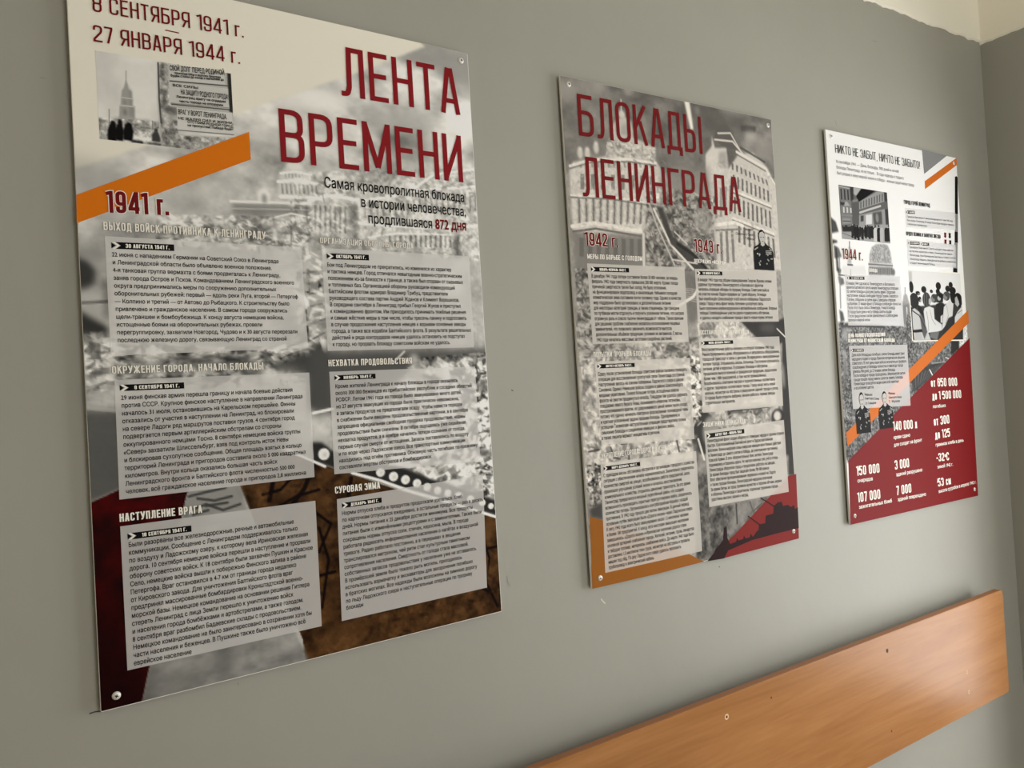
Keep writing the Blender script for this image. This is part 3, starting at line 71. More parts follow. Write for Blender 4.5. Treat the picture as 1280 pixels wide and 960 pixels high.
               ('f', [(172.9, 239.9), (176.1, 236.1), (182.2, 235.7), (184.5, 239.5), (179.6, 264.8), (170.9, 263.8)], 20, 1, 0.3), ('e', 179.1, 233.5, 2.8, 2.2, 150, 1, 0.3), ('f', [(124.7, 242.7), (127.8, 239.0), (133.8, 238.6), (136.0, 242.4), (131.0, 269.1), (122.6, 268.0)], 30, 1, 0.3), ('e', 130.7, 236.4, 2.7, 2.1, 150, 1, 0.3), ('f', [(92.1, 240.3), (95.1, 236.6), (101.0, 236.2), (103.2, 240.0), (98.7, 262.8), (90.4, 261.8)], 34, 1, 0.3), ('e', 98.0, 234.1, 2.6, 2.1, 60, 1, 0.3), ('f', [(168.2, 235.6), (171.3, 231.9), (177.5, 231.4), (179.8, 235.2), (174.4, 265.0), (165.7, 263.9)], 26, 1, 0.3), ('e', 174.3, 229.3, 2.8, 2.2, 150, 1, 0.3), ('f', [(84.5, 243.4), (87.5, 239.7), (93.3, 239.3), (95.5, 243.1), (91.2, 264.6), (82.9, 263.6)], 26, 1, 0.3), ('e', 90.3, 237.2, 2.6, 2.2, 60, 1, 0.3), ('f', [(149.0, 238.8), (152.1, 235.0), (158.2, 234.6), (160.4, 238.4), (155.7, 262.5), (147.1, 261.4)], 40, 1, 0.3), ('e', 155.1, 232.4, 2.7, 2.1, 36, 1, 0.3), ('f', [(159.1, 238.8), (162.2, 235.1), (168.3, 234.6), (170.6, 238.4), (165.2, 268.2), (156.5, 267.1)], 34, 1, 0.3), ('e', 165.2, 232.5, 2.8, 2.2, 60, 1, 0.3), ('f', [(163.5, 237.5), (166.6, 233.7), (172.8, 233.3), (175.1, 237.1), (170.4, 260.1), (161.8, 259.1)], 26, 1, 0.3), ('e', 169.6, 231.1, 2.8, 2.2, 150, 1, 0.3), ('f', [(95.3, 242.9), (98.3, 239.2), (104.2, 238.8), (106.4, 242.5), (101.2, 271.9), (92.9, 270.8)], 26, 1, 0.3), ('e', 101.2, 236.7, 2.6, 2.2, 60, 1, 0.3), ('f', [(83.2, 240.8), (86.2, 237.1), (92.1, 236.7), (94.2, 240.4), (89.8, 262.7), (81.5, 261.7)], 40, 1, 0.3), ('e', 89.1, 234.6, 2.6, 2.1, 150, 1, 0.3), ('f', [(138.4, 240.5), (141.5, 236.7), (147.6, 236.3), (149.8, 240.1), (145.2, 263.1), (136.7, 262.1)], 20, 1, 0.3), ('e', 144.5, 234.2, 2.7, 2.2, 36, 1, 0.3), ('f', [(88.1, 240.6), (91.1, 236.9), (96.9, 236.4), (99.1, 240.2), (94.7, 262.5), (86.4, 261.5)], 34, 1, 0.3), ('e', 93.9, 234.3, 2.6, 2.2, 36, 1, 0.3), ('f', [(141.9, 241.2), (144.9, 237.4), (151.0, 237.0), (153.3, 240.8), (148.3, 267.2), (139.7, 266.1)], 26, 1, 0.3), ('e', 147.9, 234.9, 2.7, 2.2, 36, 1, 0.3), ('f', [(93.8, 244.3), (96.8, 240.6), (102.7, 240.2), (104.9, 243.9), (99.8, 271.6), (91.5, 270.6)], 24, 1, 0.3), ('e', 99.7, 238.1, 2.6, 2.1, 60, 1, 0.3), ('f', [(180.7, 238.0), (183.9, 234.2), (190.0, 233.7), (192.3, 237.6), (187.6, 261.1), (178.9, 260.1)], 26, 1, 0.3), ('e', 186.9, 231.6, 2.8, 2.2, 150, 1, 0.3), ('f', [(180.5, 242.2), (185.3, 236.0), (194.2, 235.3), (197.5, 242.1), (192.6, 273.3), (178.4, 272.1)], 196, 1, 0.3), ('e', 189.9, 231.3, 3.8, 2.8, 50, 1, 0.3), ('f', [(195.9, 241.2), (200.8, 234.9), (209.8, 234.3), (213.2, 241.1), (208.2, 272.4), (193.9, 271.2)], 24, 1, 0.3), ('e', 205.4, 230.2, 3.9, 2.8, 50, 1, 0.3), ('f', [(209.8, 240.3), (214.7, 234.0), (223.8, 233.3), (227.2, 240.1), (222.2, 271.6), (207.7, 270.4)], 178, 1, 0.3), ('e', 219.4, 229.2, 3.8, 2.8, 160, 1, 0.3), ('f', [(230.8, 238.9), (235.7, 232.5), (244.9, 231.9), (248.4, 238.7), (243.3, 270.4), (228.7, 269.2)], 30, 1, 0.3), ('e', 240.5, 227.8, 3.9, 2.8, 160, 1, 0.3), ('f', [(243.2, 238.1), (248.1, 231.7), (257.4, 231.0), (260.8, 237.9), (255.7, 269.6), (241.0, 268.5)], 26, 1, 0.3), ('e', 252.9, 226.9, 3.9, 2.8, 50, 1, 0.3)],
              1.0),
             ('photo_print', [333.4, 343.0, 605.4, 536.1], [('f', [(327.6, 341.0), (646.0, 328.7), (626.4, 557.3), (320.3, 552.3)], 222, 1, 0), ('f', [(333.8, 345.8), (349.7, 345.2), (348.3, 375.6), (332.4, 376.1)], 160, 0.6, 2), ('f', [(324.2, 444.3), (560.3, 430.8), (610.3, 440.9), (597.7, 538.0), (331.4, 534.8)], 52, 1, 1), ('e', 342.2, 388.5, 10.9, 15.8, 26, 1, 0.3), ('e', 373.7, 405.0, 11.1, 5.7, 26, 1, 0.3), ('e', 378.0, 406.1, 6.7, 3.9, 120, 1, 0.4), ('e', 371.2, 402.8, 8.9, 3.1, 26, 1, 0.3), ('e', 404.8, 394.0, 13.2, 9.3, 26, 1, 0.3), ('e', 443.6, 398.3, 7.7, 4.7, 26, 1, 0.3), ('e', 446.6, 399.2, 4.6, 3.3, 70, 1, 0.4), ('e', 441.9, 396.4, 6.2, 2.6, 26, 1, 0.3), ('e', 481.9, 382.2, 13.7, 11.0, 26, 1, 0.3), ('e', 477.4, 398.0, 10.8, 7.9, 26, 1, 0.3), ('e', 549.4, 377.2, 11.2, 8.6, 26, 1, 0.3), ('e', 557.4, 393.5, 18.3, 10.7, 26, 1, 0.3), ('e', 531.4, 388.8, 13.1, 9.0, 26, 1, 0.3), ('f', [(466.7, 406.1), (484.8, 397.9), (505.9, 405.3), (500.5, 429.1), (466.2, 429.6)], 40, 1, 0.5), ('e', 352.7, 426.2, 22.9, 21.6, 34, 1, 0.3), ('f', [(368.5, 436.1), (388.5, 443.5), (395.0, 466.5), (368.4, 456.5)], 30, 1, 0.5), ('e', 381.8, 421.9, 7.5, 7.7, 26, 1, 0.3), ('e', 384.6, 423.5, 4.5, 5.3, 150, 1, 0.4), ('e', 380.3, 418.9, 6.0, 4.2, 26, 1, 0.3), ('e', 455.6, 418.0, 16.5, 12.5, 60, 1, 0.3), ('e', 448.7, 420.9, 9.8, 8.8, 120, 1, 0.4), ('e', 460.3, 412.9, 13.2, 6.9, 60, 1, 0.3), ('e', 488.5, 414.8, 15.7, 10.0, 22, 1, 0.3), ('e', 482.0, 417.1, 9.4, 7.0, 176, 1, 0.4), ('e', 493.0, 410.7, 12.6, 5.5, 22, 1, 0.3), ('e', 522.7, 410.2, 18.0, 13.2, 70, 1, 0.3), ('e', 515.1, 413.3, 10.8, 9.2, 130, 1, 0.4), ('e', 527.8, 404.8, 14.4, 7.3, 70, 1, 0.3), ('f', [(463.1, 434.8), (485.9, 428.0), (505.1, 431.6), (507.0, 455.3), (490.9, 465.9), (478.5, 486.9), (463.9, 486.9), (452.6, 461.0)], 34, 1, 0.5), ('f', [(483.2, 468.6), (496.2, 463.3), (490.7, 486.9), (480.9, 486.9)], 200, 1, 0.5), ('e', 415.4, 422.6, 20.8, 21.2, 58, 1, 0.3), ('f', [(426.7, 419.8), (438.9, 417.0), (442.6, 426.0), (431.9, 435.3), (424.7, 435.4)], 170, 1, 0.8), ('l', [(404.6, 407.4), (402.8, 440.8)], 2, 110, 1), ('l', [(417.8, 403.2), (416.0, 440.6)], 2, 100, 1), ('f', [(339.2, 451.7), (351.2, 446.5), (373.0, 456.4), (393.8, 476.7), (424.2, 535.9), (340.5, 534.9), (337.2, 487.0)], 190, 1, 0.8), ('f', [(337.0, 507.2), (381.0, 504.8), (387.0, 512.5), (352.1, 514.8), (338.6, 513.5)], 24, 1, 0.5), ('l', [(341.2, 454.2), (371.7, 466.6), (400.0, 502.3)], 3, 30, 1), ('f', [(374.7, 461.5), (396.1, 476.7), (408.1, 512.6), (391.5, 533.0), (382.1, 515.0)], 60, 0.8, 1), ('f', [(347.5, 514.8), (375.3, 513.7), (382.2, 532.9), (345.2, 533.7)], 176, 1, 1), ('f', [(396.3, 456.2), (402.2, 445.9), (426.5, 440.5), (449.8, 445.4), (450.7, 476.6), (487.6, 492.2), (485.6, 507.9), (460.6, 513.0), (412.5, 515.2), (401.2, 492.1)], 210, 1, 0.8), ('l', [(411.3, 456.1), (416.6, 481.8), (415.5, 510.1)], 2, 140, 1), ('l', [(430.0, 450.8), (436.3, 476.6), (453.6, 492.1)], 2, 150, 1), ('f', [(422.0, 515.3), (470.5, 511.7), (457.7, 536.3), (420.4, 528.2)], 110, 1, 1), ('f', [(503.7, 442.2), (525.3, 428.7), (546.8, 417.7), (557.4, 433.6), (547.9, 468.3), (512.3, 492.2), (485.6, 507.9), (494.5, 476.4)], 205, 1, 0.8), ('l', [(519.3, 436.7), (525.6, 465.7), (507.6, 489.5)], 2, 150, 1), ('e', 556.9, 409.6, 15.2, 21.4, 26, 1, 0.3), ('f', [(524.6, 473.7), (555.8, 465.6), (594.0, 486.9), (580.9, 508.3), (509.6, 513.2), (484.3, 518.3)], 46, 1, 1), ('e', 584.5, 421.1, 23.7, 21.5, 24, 1, 0.3), ('f', [(567.4, 414.7), (578.3, 409.1), (586.9, 422.4), (590.6, 433.1), (579.3, 441.3), (567.5, 433.4)], 176, 1, 0.8), ('f', [(560.2, 470.9), (577.6, 454.7), (608.4, 435.6), (613.8, 454.4), (595.4, 476.1), (557.4, 492.2)], 206, 1, 0.8), ('l', [(576.9, 460.1), (604.1, 449.1)], 2, 120, 1)], 1.0)],
  'ops': [('f', [(-0.9, 222.2), (18.4, 232.4), (28.0, 256.8), (-1.4, 262.4)], 62, 0.95, 1), ('f', [(-3.1, 277.8), (17.9, 279.8), (20.5, 284.3), (-4.4, 290.3)], 50, 0.9, 1), ('f', [(3.0, 291.3), (24.9, 299.3), (34.2, 319.8), (22.3, 324.1), (3.1, 325.9)], 88, 0.9, 1), ('f', [(8.4, 297.9), (16.0, 297.5), (18.6, 357.7), (9.5, 358.0)], 50, 0.9, 1), ('f', [(12.0, 348.6), (28.4, 352.6), (25.8, 362.0), (14.1, 364.8)], 60, 0.9, 1), ('l', [(16.1, 367.0), (52.1, 368.1)], 3, 60, 1), ('f', [(13.6, 369.4), (35.8, 375.7), (38.2, 389.6), (22.3, 394.6), (15.6, 385.6)], 92, 0.9, 1), ('l', [(23.7, 325.0), (16.2, 450.4)], 5, 120, 0.7), ('f', [(9.6, 455.0), (24.2, 461.9), (29.6, 482.7), (12.2, 487.4)], 70, 0.9, 2), ('l', [(71.1, 280.4), (69.3, 297.0)], 3, 70, 1), ('f', [(65.7, 293.9), (74.4, 293.4), (73.6, 336.8), (56.3, 337.5)], 150, 0.7, 1), ('l', [(57.6, 339.8), (77.9, 339.9)], 4, 60, 1), ('l', [(68.7, 352.0), (67.0, 367.6)], 3, 60, 1), ('f', [(31.6, 344.1), (130.8, 339.1), (140.1, 365.1), (32.7, 368.8)], 214, 0.8, 4), ('f', [(152.6, 333.4), (155.4, 309.2), (167.5, 289.3), (188.5, 279.9), (220.9, 276.6), (242.0, 279.4), (252.9, 297.1), (257.8, 329.0)], 158, 1, 1), ('n', [(152.6, 333.4), (167.5, 289.3), (221.1, 275.6), (252.9, 297.1), (257.8, 329.0)], 3.5, 34, 3, 0.6, 0), ('l', [(149.2, 334.5), (259.0, 333.9)], 4, 112, 1), ('l', [(149.7, 330.7), (259.5, 329.4)], 2, 190, 1), ('f', [(148.7, 339.4), (258.6, 336.9), (261.0, 361.1), (146.0, 363.5)], 140, 1, 1), ('w', [(150.8, 342.2), (258.3, 339.9), (256.1, 358.7), (148.7, 361.5)], 12, 1, 92, 0.8, 0.5, 0.9), ('e', 261.3, 351.1, 7.8, 9.0, 100, 0.9, 1), ('f', [(140.1, 365.1), (279.9, 363.9), (282.1, 382.7), (138.2, 382.0)], 192, 0.9, 2), ('f', [(151.9, 384.0), (273.3, 383.0), (291.9, 412.4), (286.8, 492.2), (142.1, 492.1)], 188, 0.7, 4), ('w', [(157.6, 391.0), (268.0, 390.6), (256.7, 487.2), (146.7, 487.3)], 6, 2, 165, 0.7, 0.5, 0.8), ('l', [(312.1, 391.9), (309.7, 412.1)], 3, 110, 1), ('f', [(302.5, 412.2), (319.0, 409.4), (327.1, 431.9), (293.3, 437.3)], 150, 0.9, 1), ('f', [(293.6, 434.8), (329.8, 431.8), (331.0, 497.3), (286.2, 497.2)], 110, 0.9, 3), ('l', [(314.5, 447.1), (313.6, 469.7)], 5, 205, 1), ('f', [(2.2, 486.4), (306.1, 497.1), (314.7, 457.7), (333.8, 462.0), (336.2, 541.1), (617.6, 535.4), (640.5, 535.7), (3.5, 841.2), (-5.4, 800.4)], 104, 1, 1.5), ('n', [(2.2, 486.4), (306.1, 497.1), (314.7, 457.7), (333.8, 462.0), (336.2, 541.1), (617.6, 535.4), (640.5, 535.7), (3.5, 841.2), (-5.4, 800.4)], 4, 44, 5, 1, 0), ('n', [(2.2, 486.4), (306.1, 497.1), (314.7, 457.7), (333.8, 462.0), (336.2, 541.1), (617.6, 535.4), (640.5, 535.7), (3.5, 841.2), (-5.4, 800.4)], 18, 20, 6, 1, 0), ('r', [(2.2, 486.4), (306.1, 497.1), (314.7, 457.7), (333.8, 462.0), (336.2, 541.1), (617.6, 535.4), (640.5, 535.7), (3.5, 841.2), (-5.4, 800.4)], 700, 4, 40, 190, 53, 0.6), ('l', [(14.9, 497.5), (113.2, 495.9), (195.3, 499.4)], 6, 72, 1), ('f', [(14.3, 503.5), (41.2, 503.7), (41.8, 533.9), (18.4, 535.9)], 168, 0.8, 5), ('f', [(10.1, 551.6), (30.0, 560.4), (27.1, 619.3), (12.7, 622.9)], 172, 0.8, 4), ('f', [(19.1, 564.4), (25.4, 589.8), (20.9, 656.8), (5.6, 656.1)], 90, 0.7, 4), ('f', [(317.6, 629.9), (422.1, 601.0), (492.8, 598.2), (381.2, 655.3), (311.6, 679.6)], 58, 0.9, 2), ('w', [(325.7, 630.2), (492.5, 600.6), (418.1, 633.6), (329.0, 671.4)], 9, 1, 96, 0.8, 0.4, 0.9), ('l', [(422.0, 601.9), (497.3, 598.4)], 3, 150, 1), ('l', [(409.5, 619.3), (421.5, 633.7)], 4, 226, 1), ('l', [(497.9, 586.5), (517.1, 591.7)], 3, 210, 1), ('f', [(534.1, 522.4), (577.5, 508.1), (575.2, 561.6), (526.5, 582.3)], 44, 0.95, 1), ('f', [(581.5, 513.0), (642.1, 483.7), (636.5, 534.1), (575.3, 560.6)], 214, 0.95, 2), ('n', [(581.5, 513.0), (642.1, 483.7), (636.5, 534.1), (575.3, 560.6)], 4, 40, 8, 1, 0), ('e', 252.3, 636.4, 47.3, 13.3, 70, 0.7, 6), ('e', 280.9, 664.6, 40.0, 6.3, 190, 0.6, 5)],
  'tint': (1, 1, 0.995)}]
TEXTS=[[('head', 'date_heading', '8 СЕНТЯБРЯ 1941 г.', (30.0, 60.8), (230.1, 56.2), 22.85, 0.102, 'dark_red', None, None), ('head', 'date_heading', '27 ЯНВАРЯ 1944 г.', (29.0, 102.0), (222.5, 97.3), 22.79, 0.102, 'dark_red', None, None), ('poly', 'date_dash', [(120.6, 66.7), (138.7, 67.2), (138.7, 68.7), (120.5, 68.2)], 'dark_red', 2, None),
  ('poly', 'orange_stripe', [(-1.1, 314.1), (229.8, 198.1), (230.1, 239.5), (-2.3, 352.0)], 'orange', 1, 'orange diagonal stripe'), ('head', 'year_heading', '1941 г.', (34.3, 335.1), (111.9, 332.8), 30.13, 0.165, 'dark_red', ('paper', 0.075), None), ('head', 'title', 'ЛЕНТА', (379.4, 118.9), (596.6, 118.7), 80.33, 0.1, 'title_red', None, None),
  ('head', 'title', 'ВРЕМЕНИ', (275.5, 237.6), (594.8, 237.7), 82.22, 0.1, 'title_red', None, None), ('inter', 'subtitle', [('Самая кровопролитная блокада', (341.1, 270.5), (594.5, 272.4)), ('в истории человечества,', (400.7, 296.7), (595.5, 297.3)), ('продлившаяся', (411.6, 322.3), (528.4, 323.3))], 16.88, 0.012, 'ink', None),
  ('inter', 'subtitle', [('872 дня', (534.3, 323.3), (594.8, 322.4))], 16.96, 0.03, 'dark_red', 'dark red day count'), ('head', 'heading', 'ВЫХОД ВОЙСК ПРОТИВНИКА К ЛЕНИНГРАДУ', (29.0, 358.9), (245.4, 358.5), 11.25, 0.15, 'paper', ('shadow', 0.07), None), ('head', 'heading', 'ОРГАНИЗАЦИЯ ОБОРОНЫ ГОРОДА', (329.5, 359.9), (490.3, 360.1), 9.23, 0.14, 'paper', ('shadow', 0.07), None),
  ('head', 'heading', 'НЕХВАТКА ПРОДОВОЛЬСТВИЯ', (331.8, 553.0), (475.6, 552.8), 10.17, 0.15, 'paper', ('shadow', 0.07), None), ('head', 'heading', 'ОКРУЖЕНИЕ ГОРОДА. НАЧАЛО БЛОКАДЫ', (30.0, 553.8), (231.6, 554.2), 10.26, 0.15, 'paper', ('shadow', 0.07), None), ('head', 'heading', 'НАСТУПЛЕНИЕ ВРАГА', (29.8, 753.6), (134.6, 755.1), 10.92, 0.165, 'paper', ('shadow', 0.07), None),
  ('head', 'heading', 'СУРОВАЯ ЗИМА', (330.8, 751.9), (406.1, 752.3), 10.84, 0.155, 'paper', ('shadow', 0.07), None), ('inter', 'notice_lettering', [('СВОЙ ДОЛГ', (123.3, 124.6), (151.4, 122.2))], 7.24, 0.02, 'ink', None), ('inter', 'notice_lettering', [('ПЕРЕД РОДИНОЙ', (153.5, 122.1), (198.4, 118.1))], 7.34, 0.02, 'ink', None),
  ('inter', 'notice_lettering', [('НА ЗАЩИТУ РОДНОГО ГОРОДА!', (136.6, 156.8), (202.2, 153.5))], 7.27, 0.02, 'ink', None), ('inter', 'notice_lettering', [('ВРАГ У ВОРОТ ЛЕНИНГРАДА.', (131.4, 186.1), (198.5, 183.8))], 7.24, 0.02, 'ink', None), ('inter', 'notice_lettering', [('ВСЕ СИЛЫ', (125.9, 147.1), (160.5, 145.3))], 3.62, 0.03, 'ink', None),
  ('inter', 'notice_lettering', [('Ленинград врагу не отдадим', (130.1, 162.6), (198.0, 159.4))], 3.62, 0.03, 'ink', None), ('inter', 'notice_lettering', [('честь города не опозорим', (134.0, 168.6), (194.2, 165.2))], 3.63, 0.03, 'ink', None), ('inter', 'notice_lettering', [('героические бойцы и защитники Ленинграда', (129.3, 128.9), (192.8, 124.1))], 3.63, 0.03, 'ink', None),
  ('inter', 'notice_lettering', [('будем стойки до конца и выполним до', (124.1, 133.4), (197.1, 127.1))], 3.62, 0.03, 'ink', None), ('inter', 'notice_lettering', [('НЕ ЖАЛЕЯ СИЛ И ЖИЗНИ,', (131.4, 193.6), (207.1, 190.1))], 3.62, 0.03, 'ink', None), ('inter', 'notice_lettering', [('ОТСТОИМ РОДНОЙ ГОРОД', (143.4, 196.9), (206.8, 195.3))], 3.64, 0.03, 'ink', None),
  ('inter', 'notice_lettering', [('не пропустим! Победа будет', (143.2, 202.0), (206.6, 199.4))], 3.64, 0.03, 'ink', None),
  ('box', [(30.1, 367.3), (298.8, 368.1), (301.1, 523.3), (29.5, 529.5)], [((37.4, 379.4), (116.6, 378.5), 9.23, '30 АВГУСТА 1941 Г.')],
   ['22 июня с нападением Германии на Советский Союз в Ленинграде', 'и Ленинградской области было объявлено военное положение.', '4-я танковая группа вермахта с боями продвигалась к Ленинграду,', 'заняв города Остров и Псков. Командованием Ленинградского военного', 'округа предпринимались меры по сооружению дополнительных', 'оборонительных рубежей: первый — вдоль реки Луга, второй — Петергоф',
    '— Колпино и третий — от Автово до Рыбацкого. К строительству было', 'привлечено и гражданское население. В самом городе сооружались', 'щели-траншеи и бомбоубежища. К концу августа немецкие войска,', 'истощенные боями на оборонительных рубежах, провели', 'перегруппировку, захватили Новгород, Чудово и к 30 августа перерезали', 'последнюю железную дорогу, связывающую Ленинград со страной'],
   [(37.4, 394.5), (261.0, 394.1), (38.7, 511.2), (270.4, 511.7)], 5.89, 0.02, 'veil'),
  ('box', [(330.9, 367.0), (596.7, 367.6), (596.6, 527.7), (331.9, 528.8)], [((338.8, 379.7), (409.6, 378.7), 9.26, 'ОКТЯБРЬ 1941 Г.')],
   ['Бои под Ленинградом не прекратились, но изменился их характер', 'и тактика немцев. Город отличался невыгодным военно-стратегическим', 'положением из-за близости к границе, а также был оторван от сырьевых', 'и топливных баз. Организацией обороны руководили командующий', 'Балтийским флотом адмирал Владимир Трибуц, представители', 'руководящего состава партии Андрей Жданов и Климент Ворошилов.',
    'В середине сентября в Ленинград прибыл Георгий Жуков и приступил', 'к командованию фронтом. Им приходилось принимать тяжёлые решения', 'и самые жёсткие меры в том числе, чтобы пресечь панику и подготовить', 'в случае продолжения наступления немцев к взрывам основные заводы', 'города, а также все корабли Балтийского флота. В результате решительных',
    'действий и ряда контрударов немцев удалось остановить на подступах', 'к городу, но прорвать блокаду советским войскам не удалось.'],
   [(338.4, 396.1), (560.5, 395.9), (340.3, 521.6), (548.6, 521.3)], 6.42, 0.02, 'veil'),
  ('box', [(32.5, 562.3), (300.5, 561.6), (299.7, 722.5), (30.9, 723.7)], [((38.3, 573.4), (119.9, 573.5), 8.67, '8 СЕНТЯБРЯ 1941 Г.')],
   ['29 июня финская армия перешла границу и начала боевые действия', 'против СССР. Крупное финское наступление в направлении Ленинграда', 'началось 31 июля, остановившись на Карельском перешейке. Финны', 'отказались от участия в наступлении на Ленинград, но блокировали', 'на севере Ладоги ряд маршрутов поставки грузов. 4 сентября город', 'подвергается первым артиллерийским обстрелам со стороны',
    'оккупированного немцами Тосно. 8 сентября немецкие войска группы', '«Север» захватили Шлиссельбург, взяв под контроль исток Невы', 'и блокировав сухопутное сообщение. Общая площадь взятых в кольцо', 'территорий Ленинграда и пригородов составила около 5 000 квадратных', 'километров. Внутри кольца оказались большая часть войск', 'Ленинградского фронта и Балтийского флота численностью 500 000',
    'человек, всё гражданское население города и пригородов 2,8 миллиона'],
   [(39.2, 589.7), (273.4, 589.7), (38.8, 716.8), (286.3, 717.1)], 6.23, 0.02, 'veil'),
  ('box', [(332.5, 561.5), (596.2, 561.4), (595.7, 727.2), (331.3, 721.6)], [((340.2, 571.5), (409.3, 571.1), 7.95, 'НОЯБРЬ 1941 Г.')],
   ['Кроме жителей Ленинграда к началу блокады в городе оказалось', 'около 300 000 беженцев из прибалтийских республик и соседних областей', 'РСФСР. Летом 1941 года из города было эвакуировано много детей,', 'но 27 августа эвакуация из города была практически невозможна,', 'а запасы продуктов не предполагали осаду. Чтобы навести порядок',
    'в снабжении были введены продовольственные карточки, а в сентябре', 'запрещена официальная свободная продажа продовольствия, нормы', 'продовольствия были снижены. В октябре ощущалась уже серьёзная', 'нехватка продуктов, а в ноябре начались потери сознания от голода,', 'первые случаи смерти от истощения. Запасы поставлялись по воздуху',
    'и по воде через Ладожское озеро. Все транспортные коммуникации', 'находились под огнём противника. Основную часть погибших по-прежнему', 'составляли жертвы обстрелов и бомбардировок.'],
   [(340.5, 587.7), (560.9, 586.9), (339.9, 715.1), (505.6, 712.5)], 6.21, 0.02, 'veil'),
  ('box', [(30.1, 759.6), (298.9, 758.8), (297.8, 950.7), (29.6, 952.7)], [((38.2, 774.6), (119.3, 775.4), 8.77, '18 СЕНТЯБРЯ 1941 Г.')],
   ['Были разорваны все железнодорожные, речные и автомобильные', 'коммуникации. Сообщение с Ленинградом поддерживалось только', 'по воздуху и Ладожскому озеру, к которому вела Ириновская железная', 'дорога. 10 сентября немецкие войска перешли в наступление и прорвали', 'оборону советских войск. К 18 сентября были захвачен Пушкин и Красное',
    'Село, немецкие войска вышли к побережью Финского залива в районе', 'Петергофа. Враг остановился в 4-7 км от границы города недалеко', 'от Кировского завода. Для уничтожения Балтийского флота враг', 'предпринял массированные бомбардировки Кронштадтской военно-', 'морской базы. Немецкое командование на основании решения Гитлера', 'стереть Ленинград с лица Земли перешло к уничтожению войск',
    'и населения города бомбёжками и артобстрелами, а также голодом.', '8 сентября враг разбомбил Бадаевские склады с продовольствием.', 'Немецкое командование не было заинтересовано в сохранении хотя бы', 'части населения и беженцев. В Пушкине также было уничтожено всё', 'еврейское население'],
   [(38.6, 788.9), (266.9, 788.7), (37.5, 948.1), (109.5, 949.2)], 6.57, 0.02, 'veil'),
  ('box', [(333.1, 760.7), (599.1, 751.3), (594.1, 947.1), (329.9, 949.9)], [((340.5, 771.7), (407.6, 771.4), 8.16, 'ДЕКАБРЬ 1941 Г.')],
   ['Нормы отпуска хлеба и продуктов продолжали урезаться. Хлеб', 'по карточкам отпускался ежедневно, а остальные продукты — раз в десять', 'дней. Нормы питания к 25 декабря достигли минимума. Все продукты', 'питания были с изменёнными рецептурами и с заменителями. Также были', 'сокращены нормы отпуска соли, спичек, керосина, мыла. В городе',
    'работала радиосеть информирования населения о налётах и воздушной', 'тревоге. Радио работало постоянно, а в перерывах в вещании', 'транслировался метроном, чей ритм стал культурным памятником', 'сопротивления населения. Смертность от голода стала массовой.', 'собственных запасов продовольствия у населения уже не оставалось.', 'В промёрзшей земле было тяжело рыть могилы, приходилось',
    'использовать взрывчатку и экскаваторы для захоронения погибших', 'в братских могилах. Все надежды были возложены на зимнюю дорогу', 'по льду Ладожского озера и наступательные операции по прорыву', 'блокады'],
   [(339.6, 786.7), (552.6, 786.5), (338.0, 934.2), (368.4, 933.7)], 6.25, 0.02, 'veil')],
 [('poly', 'orange_corner', [(6.9, 848.2), (36.0, 859.4), (206.1, 932.4), (306.8, 985.0), (168.0, 987.1), (2.7, 985.8)], 'orange_c', 1, 'orange lower corner of the print'), ('poly', 'red_corner', [(602.3, 834.6), (628.8, 833.7), (623.8, 984.4), (368.0, 987.9), (315.6, 985.9), (410.8, 940.1)], 'red', 1, 'red lower corner of the print'),
  ('poly', 'battle_silhouette',
   [(315.6, 985.9), (338.3, 972.2), (341.9, 966.3), (358.4, 956.1), (368.5, 949.0), (372.7, 923.6), (381.8, 921.4), (382.0, 946.7), (389.6, 960.9), (409.0, 958.7), (411.7, 951.2), (417.0, 957.3), (432.1, 956.5), (434.7, 949.4), (440.6, 956.5), (453.9, 955.9), (457.3, 948.3), (464.6, 956.6), (476.2, 947.6), (484.7, 943.4), (487.2, 932.1), (508.3, 932.4), (512.0, 915.7), (537.9, 914.6),
    (541.6, 897.7), (556.4, 891.4), (570.6, 891.3), (573.9, 901.9), (591.2, 901.4), (602.9, 908.0), (612.8, 904.1), (616.2, 914.4), (626.8, 911.6), (625.5, 960.2), (543.8, 961.2), (461.2, 963.2), (382.0, 973.7), (367.9, 988.7)],
   'maroon', 2, 'dark silhouettes of guns and soldiers'),
  ('poly', 'battle_silhouette', [(453.2, 907.7), (491.2, 932.7), (489.6, 935.1), (451.1, 909.2)], 'maroon', 2, None), ('poly', 'battle_silhouette', [(498.4, 872.3), (543.1, 897.0), (540.8, 899.5), (496.9, 873.9)], 'maroon', 2, None), ('head', 'title', 'БЛОКАДЫ', (38.2, 111.7), (381.1, 107.1), 82.19, 0.096, 'title_red_b', None, None),
  ('head', 'title', 'ЛЕНИНГРАДА', (38.8, 230.6), (494.5, 225.8), 78.99, 0.096, 'title_red_b', None, None), ('head', 'year_heading', '1942 г.', (36.3, 326.8), (119.4, 326.3), 26.66, 0.15, 'dark_red', ('paper', 0.06), None), ('head', 'year_heading', '1943 г.', (336.5, 324.0), (421.6, 324.2), 28.72, 0.15, 'dark_red', ('paper', 0.06), None),
  ('head', 'heading', 'МЕРЫ ПО БОРЬБЕ С ГОЛОДОМ', (39.6, 352.5), (182.9, 350.5), 9.54, 0.14, 'paper', None, None), ('head', 'heading', 'ОПЕРАЦИЯ «ИСКРА»', (333.2, 347.4), (430.0, 347.9), 8.35, 0.14, 'paper', None, None), ('head', 'heading', 'ВОССТАНОВЛЕНИЕ ЛЕНИНГРАДА', (331.4, 502.7), (494.0, 502.8), 9.8, 0.14, 'paper', None, None),
